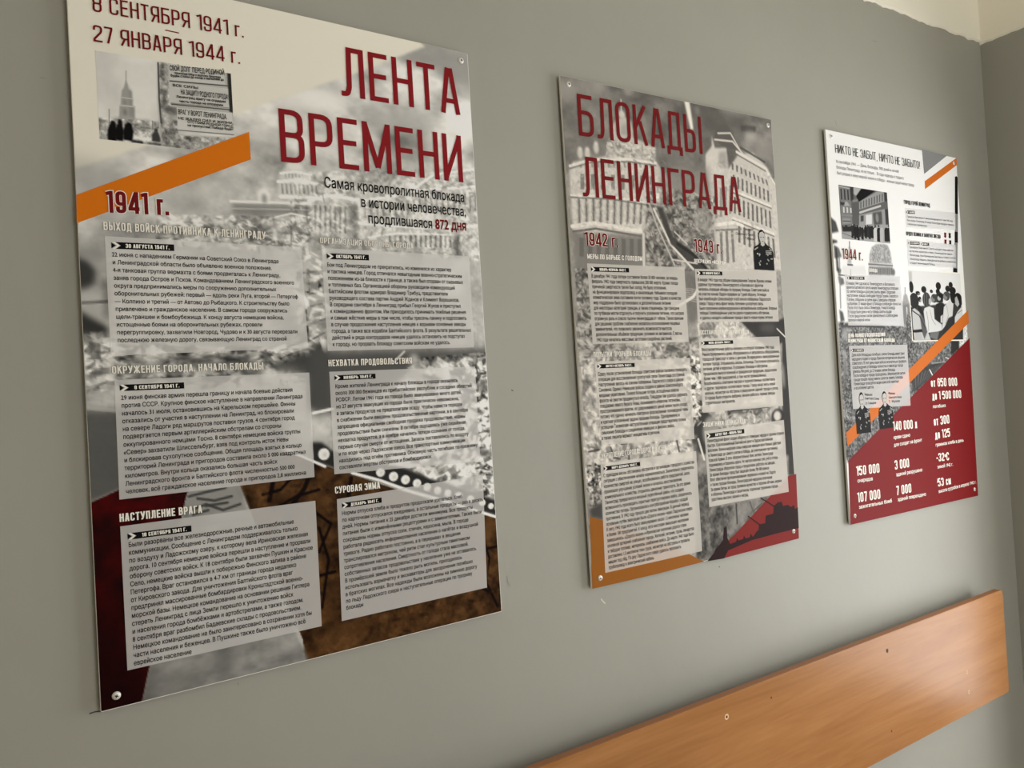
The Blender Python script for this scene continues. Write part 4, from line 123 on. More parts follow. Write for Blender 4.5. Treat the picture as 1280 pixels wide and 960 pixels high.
  ('head', 'heading', 'ПОПЫТКИ ПРОРЫВА БЛОКАДЫ', (40.0, 544.1), (190.9, 544.4), 9.97, 0.14, 'paper', ('shadow', 0.05), None), ('head', 'heading', 'УКРЕПЛЕНИЕ ГОРОДА. ДОРОГА ЖИЗНИ', (44.2, 742.1), (216.7, 739.5), 10.41, 0.14, 'paper', ('shadow', 0.05), None), ('head', 'heading', 'ЗАЩИТНИКИ ЛЕНИНГРАДА', (328.6, 701.1), (463.9, 703.2), 10.44, 0.15, 'paper', ('shadow', 0.05), None),
  ('box', [(38.1, 361.6), (302.2, 358.9), (301.2, 517.9), (39.8, 518.7)], [((46.7, 372.5), (145.2, 370.9), 8.92, 'ЯНВАРЬ-ФЕВРАЛЬ 1942 Г.')],
   ['В декабре 1941 года потери составили более 50 000 человек, за январь-', 'февраль 1942 года смертность превысила 200 000 жертв. Кроме голода', 'причиной смертности также был холод. Не было отопления,', 'не функционировали водопровод и канализация. Небывало холодная', 'климатическая зима составила почти половину года. Однако в качестве',
    'мер поддержки было организовано и дополнительное питание', 'для некоторых категорий граждан, а также стационары, где граждане', 'по путёвкам могли отдохнуть и получить усиленное питание, что сыграло', 'огромную роль и спасло тысячи ленинградцев от гибели. Также важным', 'для решения проблем снабжения оказалось использование пищевых', 'заменителей, что позволило увеличить возможности выпуска',
    'дополнительных объёмов продукции, условиях их витаминов. С весны', '1942 года начались массовые заготовки съедобных растений.'],
   [(46.7, 389.0), (282.6, 385.9), (49.1, 513.8), (251.4, 513.2)], 7.22, 0.018, 'veil'),
  ('box', [(333.8, 360.7), (602.4, 355.7), (601.2, 473.8), (332.4, 475.7)], [((339.4, 369.6), (418.8, 367.8), 8.61, '12 ЯНВАРЯ 1943 Г.')],
   ['В январе 1943 года под общим командованием Георгия Жукова силами', 'ударных группировок Ленинградского и Волховского фронтов', 'началась операция «Искра» по прорыву блокады. Советские войска', 'на участке южнее Ладоги прорвали за 7 дней оборону, 18 января', 'был освобождён Шлиссельбург и всё южное побережье Ладожского', 'озера. Город и весь фронт вновь получили сухопутную связь.',
    'Было проложено железнодорожное и автомобильное сообщение. Впервые', 'победы! Освобождённые участки дороги подвергались обстрелам,', 'и удалось наладить снабжение города и ввести новые нормы питания.'],
   [(340.3, 387.0), (580.9, 383.2), (340.1, 469.7), (583.8, 467.3)], 7.09, 0.018, 'veil'),
  ('box', [(331.7, 511.1), (599.3, 508.9), (597.2, 671.1), (330.6, 670.7)], [((339.7, 521.1), (439.5, 519.8), 7.94, 'ИЮНЬ-ДЕКАБРЬ 1943 Г.')],
   ['Восстановительные работы начались со второй половины 1943 года.', 'Реконструировались дома, оборудовалось и запускалось оборудование,', 'городской транспорт и связь с центром. Возвращались эвакуированные', 'жители города, открывались школы, больницы. Постепенно улучшалось', 'питание детей и взрослых. В условиях блокады и обстрелов',
    'продолжали выпуск военной и гражданской продукции, продолжали', 'более чем 1 000 предприятий, в том числе промышленных.', 'Возобновились спектакли театров и художественных коллективов', 'и других творческих коллективов города. Город начал жить новой', 'жизнью, несмотря на обстрелы и разрушения зданий города и узлов.', 'В городе были открыты фабрики, начали работать первые заводы',
    'строительных материалов.'],
   [(339.2, 538.3), (571.7, 536.6), (340.4, 653.8), (461.5, 653.5)], 7.0, 0.018, 'veil'),
  ('box', [(42.2, 553.0), (301.7, 551.6), (300.3, 724.5), (46.3, 715.6)], [((47.9, 562.3), (144.6, 562.4), 8.17, 'АВГУСТ-ОКТЯБРЬ 1942 Г.')],
   ['Сразу после установления блокады советские войска пытались проводить', 'операции для восстановления сухопутной связи Ленинграда со страной.', 'Наступление велось на южном побережье Ладожского озера в районе', 'Синявино. Однако Немецкие войска создали в районе Шлиссельбурга', 'мощные укрепления. Понеся большие потери, истощённые войска',
    'фронта не смогли продвинуться вперёд. Плацдарм там удалось удержать', 'плацдарме левого берега Невы, называемого «Невским пятачком»,', 'простреливаемого врагом, но удерживаемого ценой жизни тысяч солдат,', 'потому что удачно начинать повторное форсирование полноводной Невы', 'и кратное усложнение задачи прорыва блокады. Одновременно и',
    'успешная Тихвинская наступательная операция предотвратила полное', 'смыкание блокады и соединение немецких и финских войск,', 'а также лишила вермахт инициативы в регионе.'],
   [(48.2, 580.9), (284.0, 579.1), (47.7, 705.6), (205.9, 705.2)], 7.26, 0.018, 'veil'),
  ('box', [(40.9, 750.5), (302.9, 750.1), (302.0, 962.0), (36.2, 961.4)], [((47.6, 761.4), (142.8, 761.6), 8.1, 'МАРТ-ДЕКАБРЬ 1942 Г.')],
   ['С приходом весны обстановка обстрелов и организации городского хозяйства', 'ситуация с обеспечением начала нормализоваться. Значительно сократилось', 'количество смертей на улицах, возобновилась работа предприятий, школ,', 'произошло улучшение условий жизни и началось восстановление', 'коммунального хозяйства, открылось движение транспорта. За это время',
    'Ленинград превратился в мощный укреплённый район, что создало', 'возможность производить скрытные перегруппировки войск, сократилось', 'количество потерь. Организовалась контрбатарейная борьба с осадой', 'противника. В 1942 году прошло две волны эвакуации. В данный период', 'основным путём эвакуации была «Дорога жизни» через Ладожское озеро.',
    'К лету 1942 года всего было эвакуировано около 1,5 миллиона человек', 'и более 100 предприятий. К концу лета массовая эвакуация населения', 'завершилась. «Дорога жизни» и Ириновская железная дорога стали', 'основной артерией снабжения города. Жителей, питание, грузы, лекарства', 'и твёрдое топливо, материалы, снабжение войск. До марта 1943 года было',
    'доставлено 1,5 миллиона тонн груза, несмотря на обстрелы и провалы', 'машин под лёд. По дну Ладожского озера удалось проложить', 'трубопровод и электрический кабель.'],
   [(46.2, 778.2), (282.3, 775.5), (45.3, 956.1), (171.0, 956.4)], 6.93, 0.018, 'veil'),
  ('box', [(331.6, 710.0), (596.2, 704.0), (597.1, 871.8), (331.9, 872.8)], [((337.5, 720.9), (457.7, 719.6), 9.72, 'АВГУСТ 1941 - ЯНВАРЬ 1944')],
   ['Ленинградский фронт создал оборону и с помощью народа и горожан отразил', 'быстро. Краснознамённый Балтийский флот и Ладожская военная', 'флотилия. Военно-морские силы и морская авиация вели боевые действия', 'в Ленинграде до самого снятия и победы, до уничтожения противника', 'Красной Армии. В этих оборонительных боях жители Ленинграда',
    'поднимались и боролись врага. Не хватало военных сил, учёта потерь', 'Ленинградцы обороняли город и продолжали работать на заводах.', 'За время блокады город был защищён более 700 000 воинов', 'Флот обеспечил функционирование перевозки и конвой на Ладоге', 'и также прорыв блокады, Ленинградский народное ополчение', 'За время битвы за город проявили мужество и героизм лётчики, моряки',
    'и обороны Ленинграда и защитников, подлинные труженики города.', 'удостоены высоких звания и наград.'],
   [(337.9, 734.9), (592.9, 737.3), (339.9, 861.0), (474.3, 865.0)], 7.1, 0.018, 'veil'),
  ('inter', 'caption', [('Маршал', (503.1, 267.1), (532.4, 264.6)), ('Советского Союза', (470.8, 278.2), (532.0, 277.5)), ('Г. Жуков', (500.1, 287.0), (531.8, 287.8))], 5.9, 0.0, 'ink', None), ('bust', 'portrait', [(527.6, 260.6), (597.4, 354.6)], 2)],
 [('head', 'title', 'НИКТО НЕ ЗАБЫТ, НИЧТО НЕ ЗАБЫТО!', (35.4, 55.0), (427.3, 54.0), 21.72, 0.085, 'ink', None, None),
  ('inter', 'intro_text', [('8 сентября 1941 — День блокады, 900 дней и ночей', (35.7, 81.0), (317.6, 76.3)), ('блокады Ленинграда, но не только… В годы надежды и подвига', (35.4, 95.5), (339.1, 92.7)), ('был разрыв к нему мирной жизни и победы – жизнью защитников города', (35.7, 110.0), (389.6, 107.3))], 8.52, 0.004, 'grey_ink', None),
  ('poly', 'grey_triangle', [(443.5, -3.2), (577.1, -2.2), (446.8, 65.5)], 'grey', 1, 'grey triangle in the upper corner'), ('poly', 'orange_stripe', [(447.4, 85.9), (630.7, -1.9), (630.6, 19.1), (446.2, 108.6)], 'orange_b', 1, 'short orange stripe in the upper corner'),
  ('poly', 'orange_band', [(638.1, 448.9), (637.3, 486.6), (305.4, 649.6), (6.6, 797.4), (3.7, 763.2), (302.9, 615.3)], 'orange_b', 1, 'long orange diagonal band'), ('poly', 'red_corner', [(635.0, 532.1), (623.2, 995.8), (-3.0, 992.0), (5.1, 832.9)], 'red_b', 1, 'red lower half of the print'),
  ('head', 'year_heading', '1944 г.', (35.6, 325.6), (123.2, 325.9), 27.6, 0.14, 'dark_red', ('paper', 0.05), None), ('head', 'heading', 'ГОРОД-ГЕРОЙ ЛЕНИНГРАД', (333.3, 159.9), (465.0, 159.0), 10.87, 0.15, 'ink', None, None), ('head', 'heading', 'ОРДЕН ЛЕНИНА И ЗОЛОТАЯ ЗВЕЗДА', (334.0, 246.7), (510.9, 244.6), 10.41, 0.15, 'ink', None, None),
  ('head', 'heading', 'БЛОКАДЫ', (148.2, 354.1), (184.8, 353.9), 9.13, 0.16, 'paper', None, None), ('head', 'heading', 'ДЕНЬ ПОЛНОГО ОСВОБОЖДЕНИЯ', (38.1, 524.6), (200.7, 522.7), 9.46, 0.17, 'paper', None, None), ('head', 'heading', 'ЛЕНИНГРАДА ОТ ФАШИСТСКОЙ БЛОКАДЫ', (35.6, 537.4), (243.6, 538.4), 9.45, 0.17, 'paper', None, None),
  ('poly', 'film_strip', [(613.9, 56.5), (621.4, 52.8), (629.3, 56.8), (616.5, 167.3), (599.5, 167.9)], 'ink', 1, 'black segmented strip'), ('poly', 'film_strip', [(599.4, 168.6), (616.4, 168.0), (609.7, 219.5), (592.8, 219.8)], 'grey', 1, None), ('poly', 'film_strip', [(591.4, 219.9), (609.7, 219.5), (605.5, 252.2), (587.2, 252.5)], 'ink', 1, None),
  ('poly', 'film_strip', [(585.7, 253.3), (604.0, 253.0), (592.9, 327.8), (569.2, 328.0)], 'grey', 1, None), ('poly', 'film_strip', [(569.2, 328.0), (592.9, 327.8), (591.3, 340.0), (567.7, 339.7)], 'ink', 1, None), ('poly', 'medal', [(532.1, 226.0), (544.4, 225.9), (542.7, 234.0), (543.6, 237.6), (536.2, 242.4), (530.6, 238.4), (532.5, 233.9)], 'dark_red', 2, None),
  ('poly', 'medal', [(556.7, 225.8), (569.1, 225.8), (567.4, 233.9), (568.3, 237.5), (560.8, 242.3), (555.1, 238.3), (557.1, 233.8)], 'ink', 2, None), ('poly', 'medal', [(530.9, 246.3), (543.2, 246.3), (541.5, 254.4), (542.4, 258.0), (534.9, 262.7), (529.3, 258.7), (531.3, 254.3)], 'dark_red', 2, None),
  ('poly', 'medal', [(556.8, 247.0), (569.2, 247.0), (567.5, 255.1), (568.4, 258.7), (560.9, 263.5), (555.2, 259.4), (557.1, 255.0)], 'ink', 2, None), ('poly', 'photo_border', [(331.8, 343.3), (617.4, 338.5), (601.5, 540.2), (329.4, 536.8)], 'paper', -1, None),
  ('box', [(338.1, 170.9), (601.6, 162.5), (596.4, 213.7), (337.8, 224.8)], [((340.5, 182.1), (384.3, 179.7), 8.37, '1 МАЯ')], ['Приказом Верховного Главнокомандующего от 1 мая 1945 года', 'был назван Ленинград. В городе Ленинграде праздник героизма', 'и мужества, проявленные'], [(343.0, 196.8), (570.0, 192.1), (343.7, 216.8), (447.1, 215.9)], 5.58, 0.006, 'mist'),
  ('box', [(335.1, 258.0), (590.7, 258.2), (584.7, 325.9), (333.7, 331.1)], [((342.0, 267.3), (397.9, 265.5), 8.34, '26 ЯНВАРЯ'), ((405.4, 266.8), (446.8, 265.5), 8.48, '1945 Г.')],
   ['Президиум Верховного Совета наградил город орденом', 'за героизм, мужество и отвагу. Ленинградская медаль', 'Ленинграда. Указ Президиума Верховного Совета СССР от', 'Ленинграду медаль, учреждённая за доблесть и мужество', 'и подвиг ленинградцев Победа.'], [(344.7, 280.9), (575.5, 278.8), (343.2, 324.5), (558.7, 323.3)], 5.56, 0.006, 'mist'),
  ('box', [(40.2, 366.3), (290.6, 361.3), (293.5, 495.6), (41.7, 494.1)], [((50.4, 373.2), (124.5, 371.6), 7.77, '14 ЯНВАРЯ 1944')],
   ['В январе 1944 года войска Ленинградского и Волховского', 'фронтов Балтийского флота начали Ленинградскую операцию', 'по снятию блокады и разгрому группы армий. Продолжая', 'наступление, войска освободили города Пушкин, Павловск и', 'Гатчину, отбросили за рубеж врага. Завершены операции', 'на Волхове. 27 января фронт от блокады освобождён полностью.',
    'После этого была снята в Ленинграде, 14 марта блокада.', 'В городе были даны в честь победы салюты орудий', 'После продолжения снятия окончательного освобождения', 'военной и мирной жизни'],
   [(45.3, 390.4), (236.0, 388.1), (43.7, 484.2), (160.3, 482.9)], 8.3, 0.006, 'mist'),
  ('box', [(38.7, 545.5), (302.7, 546.8), (299.2, 712.3), (38.0, 705.8)], [((45.8, 557.2), (100.3, 557.9), 7.44, '27 ЯНВАРЯ')],
   ['День всех блокадных погибших снятия блокады имеет ранг', 'народного подвига города. Военное историческое решение', 'советского. В этот день наши войска окончательно прорвали', 'освобождение от блокады полностью и навсегда города', 'длилась 900 дней, до 27 января снятия блокады.', 'После победы в городе проводились. Мероприятия снятия', 'города прошёл парад памяти салютов памяти. Блокады',
    'Ленинграда проводятся акции воинской памятных', 'и возложения цветов.'],
   [(46.9, 573.1), (293.0, 573.8), (47.9, 657.1), (132.0, 657.6)], 8.11, 0.006, 'veil'),
  ('bust', 'portrait', [(48.1, 664.9), (109.8, 770.0)], 2), ('bust', 'portrait', [(148.8, 667.4), (213.3, 765.3)], 2), ('inter', 'caption', [('Маршал', (91.3, 674.2), (125.1, 676.6)), ('Советского Союза', (91.4, 684.4), (153.6, 688.5)), ('Л. Говоров', (92.2, 697.5), (139.3, 698.1))], 5.79, 0.015, 'ink', None),
  ('inter', 'caption', [('Маршал', (197.7, 676.1), (228.5, 678.3)), ('Советского Союза', (197.5, 688.1), (257.5, 689.1)), ('Г. Жуков', (197.5, 698.6), (248.7, 699.4))], 5.96, 0.015, 'ink', None), ('head', 'statistic', 'от 650 000', (407.9, 666.7), (547.3, 669.6), 24.09, 0.155, 'paper', None, None),
  ('head', 'statistic', 'до 1 500 000', (410.3, 703.1), (564.9, 705.3), 23.14, 0.155, 'paper', None, None), ('head', 'statistic', '140 000 л', (209.5, 773.9), (323.8, 775.4), 24.52, 0.155, 'paper', None, None), ('head', 'statistic', 'от 300', (409.1, 775.2), (491.1, 774.0), 24.91, 0.155, 'paper', None, None),
  ('head', 'statistic', 'до 125', (411.3, 812.6), (489.9, 811.4), 23.96, 0.155, 'paper', None, None), ('head', 'statistic', '-32ºС', (410.4, 875.2), (476.1, 877.4), 22.97, 0.155, 'paper', None, None), ('head', 'statistic', '53 см', (409.5, 944.8), (477.3, 945.6), 22.89, 0.155, 'paper', None, None), ('head', 'statistic', '150 000', (34.9, 874.1), (135.1, 876.3), 24.1, 0.155, 'paper', None, None),
  ('head', 'statistic', '107 000', (32.5, 941.0), (131.1, 943.6), 24.84, 0.155, 'paper', None, None), ('head', 'statistic', '3 000', (205.3, 876.3), (273.3, 876.6), 24.38, 0.155, 'paper', None, None), ('head', 'statistic', '7 000', (205.1, 944.0), (275.6, 944.5), 24.31, 0.155, 'paper', None, None),
  ('inter', 'statistic_note',
   [('погибших', (409.2, 725.9), (476.6, 726.2)), ('крови сдано', (208.5, 795.9), (286.3, 795.1)), ('для солдат на фронт', (207.7, 815.7), (342.5, 812.9)), ('граммов хлеба в день', (410.5, 833.0), (560.6, 831.6)), ('зимой 1942 г.', (412.3, 894.5), (493.7, 894.8)), ('высота сугробов в апреле 1942 г.', (409.9, 962.5), (614.7, 958.8)), ('снарядов', (36.6, 891.1), (102.1, 892.5)),
    ('зажигательных бомб', (35.6, 957.4), (180.9, 959.0)), ('зданий разрушено', (208.6, 894.2), (334.3, 893.7)), ('зданий повреждено', (208.7, 959.9), (344.4, 961.4))],
   9.24, 0.03, 'paper', None)]]

# ------------------------------------------------------------------ helpers
def lin(c):
    c = np.asarray(c, float)/255
    return np.where(c <= .04045, c/12.92, ((c+.055)/1.055)**2.4)

def material(name, rgb=None, rough=.5, spec=.5, lin_rgb=None):
    mt = bpy.data.materials.new(name); mt.use_nodes = True
    b = mt.node_tree.nodes['Principled BSDF']
    c = lin_rgb if lin_rgb else [float(v) for v in lin(rgb)]
    b.inputs['Base Color'].default_value = (*c, 1); b.inputs['Roughness'].default_value = rough; b.inputs['Specular IOR Level'].default_value = spec
    return mt
def N(mt, kind, **kw):
    n = mt.node_tree.nodes.new(kind)
    for k, v in kw.items():
        if k in n.inputs: n.inputs[k].default_value = v
        else: setattr(n, k, v)
    return n
def L(mt, a, b): mt.node_tree.links.new(a, b)

PR, PS = .50, .04         # laminate of the prints
INKS = {}
def ink(name, rgb): INKS[name] = material('printed_'+name, rgb, PR, PS)
ink('paper', (240, 236, 226)); ink('ink', (18, 18, 18)); ink('dark_red', (112, 22, 26)); ink('title_red', (136, 30, 36)); ink('title_red_b', (117, 31, 33))
ink('orange', (219, 118, 22)); ink('orange_c', (152, 94, 34)); ink('orange_b', (203, 108, 38)); ink('red', (128, 36, 31)); ink('red_b', (122, 25, 27)); ink('maroon', (40, 19, 19)); ink('grey', (132, 133, 133)); ink('grey_ink', (128, 128, 128))
ink('skin_grey', (186, 184, 180)); ink('medal_grey', (150, 148, 144))
def veil(name, rgb, k):
    mt = bpy.data.materials.new(name); mt.use_nodes = True; nt = mt.node_tree; b = nt.nodes['Principled BSDF']
    b.inputs['Base Color'].default_value = (*[float(v) for v in lin(rgb)], 1); b.inputs['Roughness'].default_value = PR; b.inputs['Specular IOR Level'].default_value = PS
    t = nt.nodes.new('ShaderNodeBsdfTransparent'); mx = nt.nodes.new('ShaderNodeMixShader'); mx.inputs[0].default_value = k
    nt.links.new(t.outputs[0], mx.inputs[1]); nt.links.new(b.outputs[0], mx.inputs[2]); nt.links.new(mx.outputs[0], nt.nodes['Material Output'].inputs[0])
    INKS[name] = mt
veil('veil', (252, 250, 248), .46); veil('veil_warm', (252, 247, 238), .47); veil('mist', (236, 236, 236), .60); veil('shadow', (16, 16, 16), .5)
PRINT = material('printed_photograph', (128, 128, 128), PR, PS)
_at = N(PRINT, 'ShaderNodeAttribute', attribute_name='print'); L(PRINT, _at.outputs['Color'], PRINT.node_tree.nodes['Principled BSDF'].inputs['Base Color'])
BOARD = material('white_foam_board', (236, 233, 226), .5)
STEEL = material('zinc_screw', (226, 224, 218), .3); STEEL.node_tree.nodes['Principled BSDF'].inputs['Metallic'].default_value = .25
DARK = material('dark_recess', (24, 23, 21), .7)

def mesh_obj(name, verts, faces, mats, parent=None, idx=None, smooth=False):
    me = bpy.data.meshes.new(name); me.from_pydata(verts, [], faces)
    for q in (mats if isinstance(mats, (list, tuple)) else [mats]): me.materials.append(q)
    if idx: me.polygons.foreach_set('material_index', idx)
    if smooth: me.polygons.foreach_set('use_smooth', [True]*len(me.polygons))
    me.update()
    o = bpy.data.objects.new(name, me); COL.objects.link(o)
    if parent: o.parent = parent
    return o
def bm_obj(name, bm, mats, parent=None, smooth=False):
    me = bpy.data.meshes.new(name); bm.normal_update(); bm.to_mesh(me); bm.free()
    for q in (mats if isinstance(mats, (list, tuple)) else [mats]): me.materials.append(q)
    if smooth: me.polygons.foreach_set('use_smooth', [True]*len(me.polygons))
    o = bpy.data.objects.new(name, me); COL.objects.link(o)
    if parent: o.parent = parent
    return o
def boxes(bm, *bs):
    for (x0, x1, y0, y1, z0, z1) in bs:
        v = [bm.verts.new(p) for p in ((x0,y0,z0),(x1,y0,z0),(x1,y1,z0),(x0,y1,z0),(x0,y0,z1),(x1,y0,z1),(x1,y1,z1),(x0,y1,z1))]
        for q in ((3,2,1,0),(4,5,6,7),(0,1,5,4),(1,2,6,5),(2,3,7,6),(3,0,4,7)): bm.faces.new([v[k] for k in q])
def structure(o): o['kind'] = 'structure'; return o
def thing(name, label, cat, loc, group=None):
    o = bpy.data.objects.new(name, None); COL.objects.link(o); o.location = loc; o.empty_display_size = .05
    o['label'] = label; o['category'] = cat
    if group: o['group'] = group
    return o

# ------------------------------------------------------------------ room shell
def plaster(name, rgb, vary, bump, rough=.55):
    mt = material(name, rgb, rough, .35); b = mt.node_tree.nodes['Principled BSDF']
    tc = N(mt, 'ShaderNodeTexCoord'); n1 = N(mt, 'ShaderNodeTexNoise', Scale=2.2, Detail=6.0, Roughness=.6); n2 = N(mt, 'ShaderNodeTexNoise', Scale=45.0, Detail=5.0)
    L(mt, tc.outputs['Object'], n1.inputs['Vector']); L(mt, tc.outputs['Object'], n2.inputs['Vector'])
    r = N(mt, 'ShaderNodeValToRGB'); c = lin(rgb)
    r.color_ramp.elements[0].position = .3; r.color_ramp.elements[1].position = .7
    r.color_ramp.elements[0].color = (*[float(v*(1-vary)) for v in c], 1); r.color_ramp.elements[1].color = (*[float(v*(1+vary)) for v in c], 1)
    L(mt, n1.outputs[0], r.inputs[0]); L(mt, r.outputs[0], b.inputs['Base Color'])
    n3 = N(mt, 'ShaderNodeTexNoise', Scale=6.0, Detail=3.0); L(mt, tc.outputs['Object'], n3.inputs['Vector'])
    ad = N(mt, 'ShaderNodeMath', operation='ADD'); ml = N(mt, 'ShaderNodeMath', operation='MULTIPLY'); ml.inputs[1].default_value = .12
    L(mt, n2.outputs[0], ml.inputs[0]); L(mt, ml.outputs[0], ad.inputs[0]); L(mt, n3.outputs[0], ad.inputs[1])
    bp = N(mt, 'ShaderNodeBump', Strength=bump, Distance=.02); L(mt, ad.outputs[0], bp.inputs['Height']); L(mt, bp.outputs[0], b.inputs['Normal'])
    return mt
GREY = plaster('grey_wall_paint', (159, 158, 148), .03, .10)
WHITE = plaster('whitewash', (247, 242, 226), .03, .12, .7)
WALLM = GREY
FLOORM = material('floor_covering', (168, 156, 140), .4)

def wall(name, *bs, m=None):
    bm = bmesh.new(); boxes(bm, *bs); return structure(bm_obj(name, bm, m or WALLM))
T = .46
wall('wall_back', (XL, XC+T, 0, .2, FLOOR, CEIL))
y0, y1, z0, z1 = WIN
wall('wall_right', (XC, XC+T, YF, y0, FLOOR, CEIL), (XC, XC+T, y1, 0, FLOOR, CEIL), (XC, XC+T, y0, y1, FLOOR, z0), (XC, XC+T, y0, y1, z1, CEIL))
wall('wall_left', (XL-.2, XL, YF, .2, FLOOR, CEIL), m=WHITE)
xa, xb, za, zb = FILL_WIN
wall('wall_front', (XL-.2, xa, YF-.2, YF, FLOOR, CEIL), (xb, XC+T, YF-.2, YF, FLOOR, CEIL), (xa, xb, YF-.2, YF, FLOOR, za), (xa, xb, YF-.2, YF, zb, CEIL), m=WHITE)
wall('floor', (XL-.2, XC+T, YF-.2, .2, FLOOR-.15, FLOOR), m=FLOORM)
wall('ceiling', (XL-.2, XC+T, YF-.2, .2, CEIL, CEIL+.15), m=WHITE)
# window in the right wall
WF = material('window_paint', (232, 230, 224), .4)
bm = bmesh.new(); xw = XC+T-.10
boxes(bm, (xw, xw+.05, y0, y1, z0, z0+.06), (xw, xw+.05, y0, y1, z1-.06, z1), (xw, xw+.05, y0, y0+.06, z0+.06, z1-.06), (xw, xw+.05, y1-.06, y1, z0+.06, z1-.06), (xw, xw+.05, (y0+y1)/2-.025, (y0+y1)/2+.025, z0+.06, z1-.06))
win = structure(bm_obj('window_1', bm, WF))
GL = bpy.data.materials.new('window_glass'); GL.use_nodes = True
_t = N(GL, 'ShaderNodeBsdfTransparent'); _g = N(GL, 'ShaderNodeBsdfGlossy', Roughness=.02); _m = N(GL, 'ShaderNodeMixShader'); _m.inputs[0].default_value = .06
L(GL, _t.outputs[0], _m.inputs[1]); L(GL, _g.outputs[0], _m.inputs[2]); L(GL, _m.outputs[0], GL.node_tree.nodes['Material Output'].inputs[0])
for a, b in ((y0+.06, (y0+y1)/2-.025), ((y0+y1)/2+.025, y1-.06)):
    bm = bmesh.new(); boxes(bm, (xw+.022, xw+.028, a, b, z0+.06, z1-.06)); bm_obj('pane', bm, GL, win)
bm = bmesh.new(); boxes(bm, (XC-.03, xw, y0, y1, z0-.03, z0)); bm_obj('window_sill', bm, WF, win)

bm = bmesh.new(); yw = YF-.14
boxes(bm, (xa, xb, yw, yw+.05, za, za+.06), (xa, xb, yw, yw+.05, zb-.06, zb), (xa, xa+.06, yw, yw+.05, za+.06, zb-.06), (xb-.06, xb, yw, yw+.05, za+.06, zb-.06), ((xa+xb)/2-.025, (xa+xb)/2+.025, yw, yw+.05, za+.06, zb-.06))
fill_win = structure(bm_obj('added_fill_window', bm, WF))  # unseen frame added around the fill light's opening
for a, b in ((xa+.06, (xa+xb)/2-.025), ((xa+xb)/2+.025, xb-.06)):
    bm = bmesh.new(); boxes(bm, (a, b, yw+.022, yw+.028, za+.06, zb-.06)); bm_obj('pane', bm, GL, fill_win)

# whitewashed band above the grey paint: a thin plaster skin with a ragged lower edge
def band(name, n, place):
    random.seed(7); vs = []; h = 0; low = []
    for k in range(n+1):
        h = h*.82 + random.uniform(-.0030, .0030)
        if random.random() < .06: h += random.uniform(-.004, .004)
        low.append(h)
    for k in range(n+1):
        for (d, z) in ((0, CEIL), (.004, CEIL), (.004, PAINT+.006+low[k]), (.0015, PAINT+low[k]), (0, PAINT+low[k])): vs.append(place(k/n, d, z))
    fs = [(5*k+j, 5*k+5+j, 5*k+6+j, 5*k+1+j) for k in range(n) for j in range(4)]
    structure(mesh_obj(name, vs, fs, WHITE))
band('trim_1', 420, lambda t, d, z: (XL+(XC-XL)*t, -d, z))
band('trim_2', 160, lambda t, d, z: (XC-d, YF-YF*t, z))

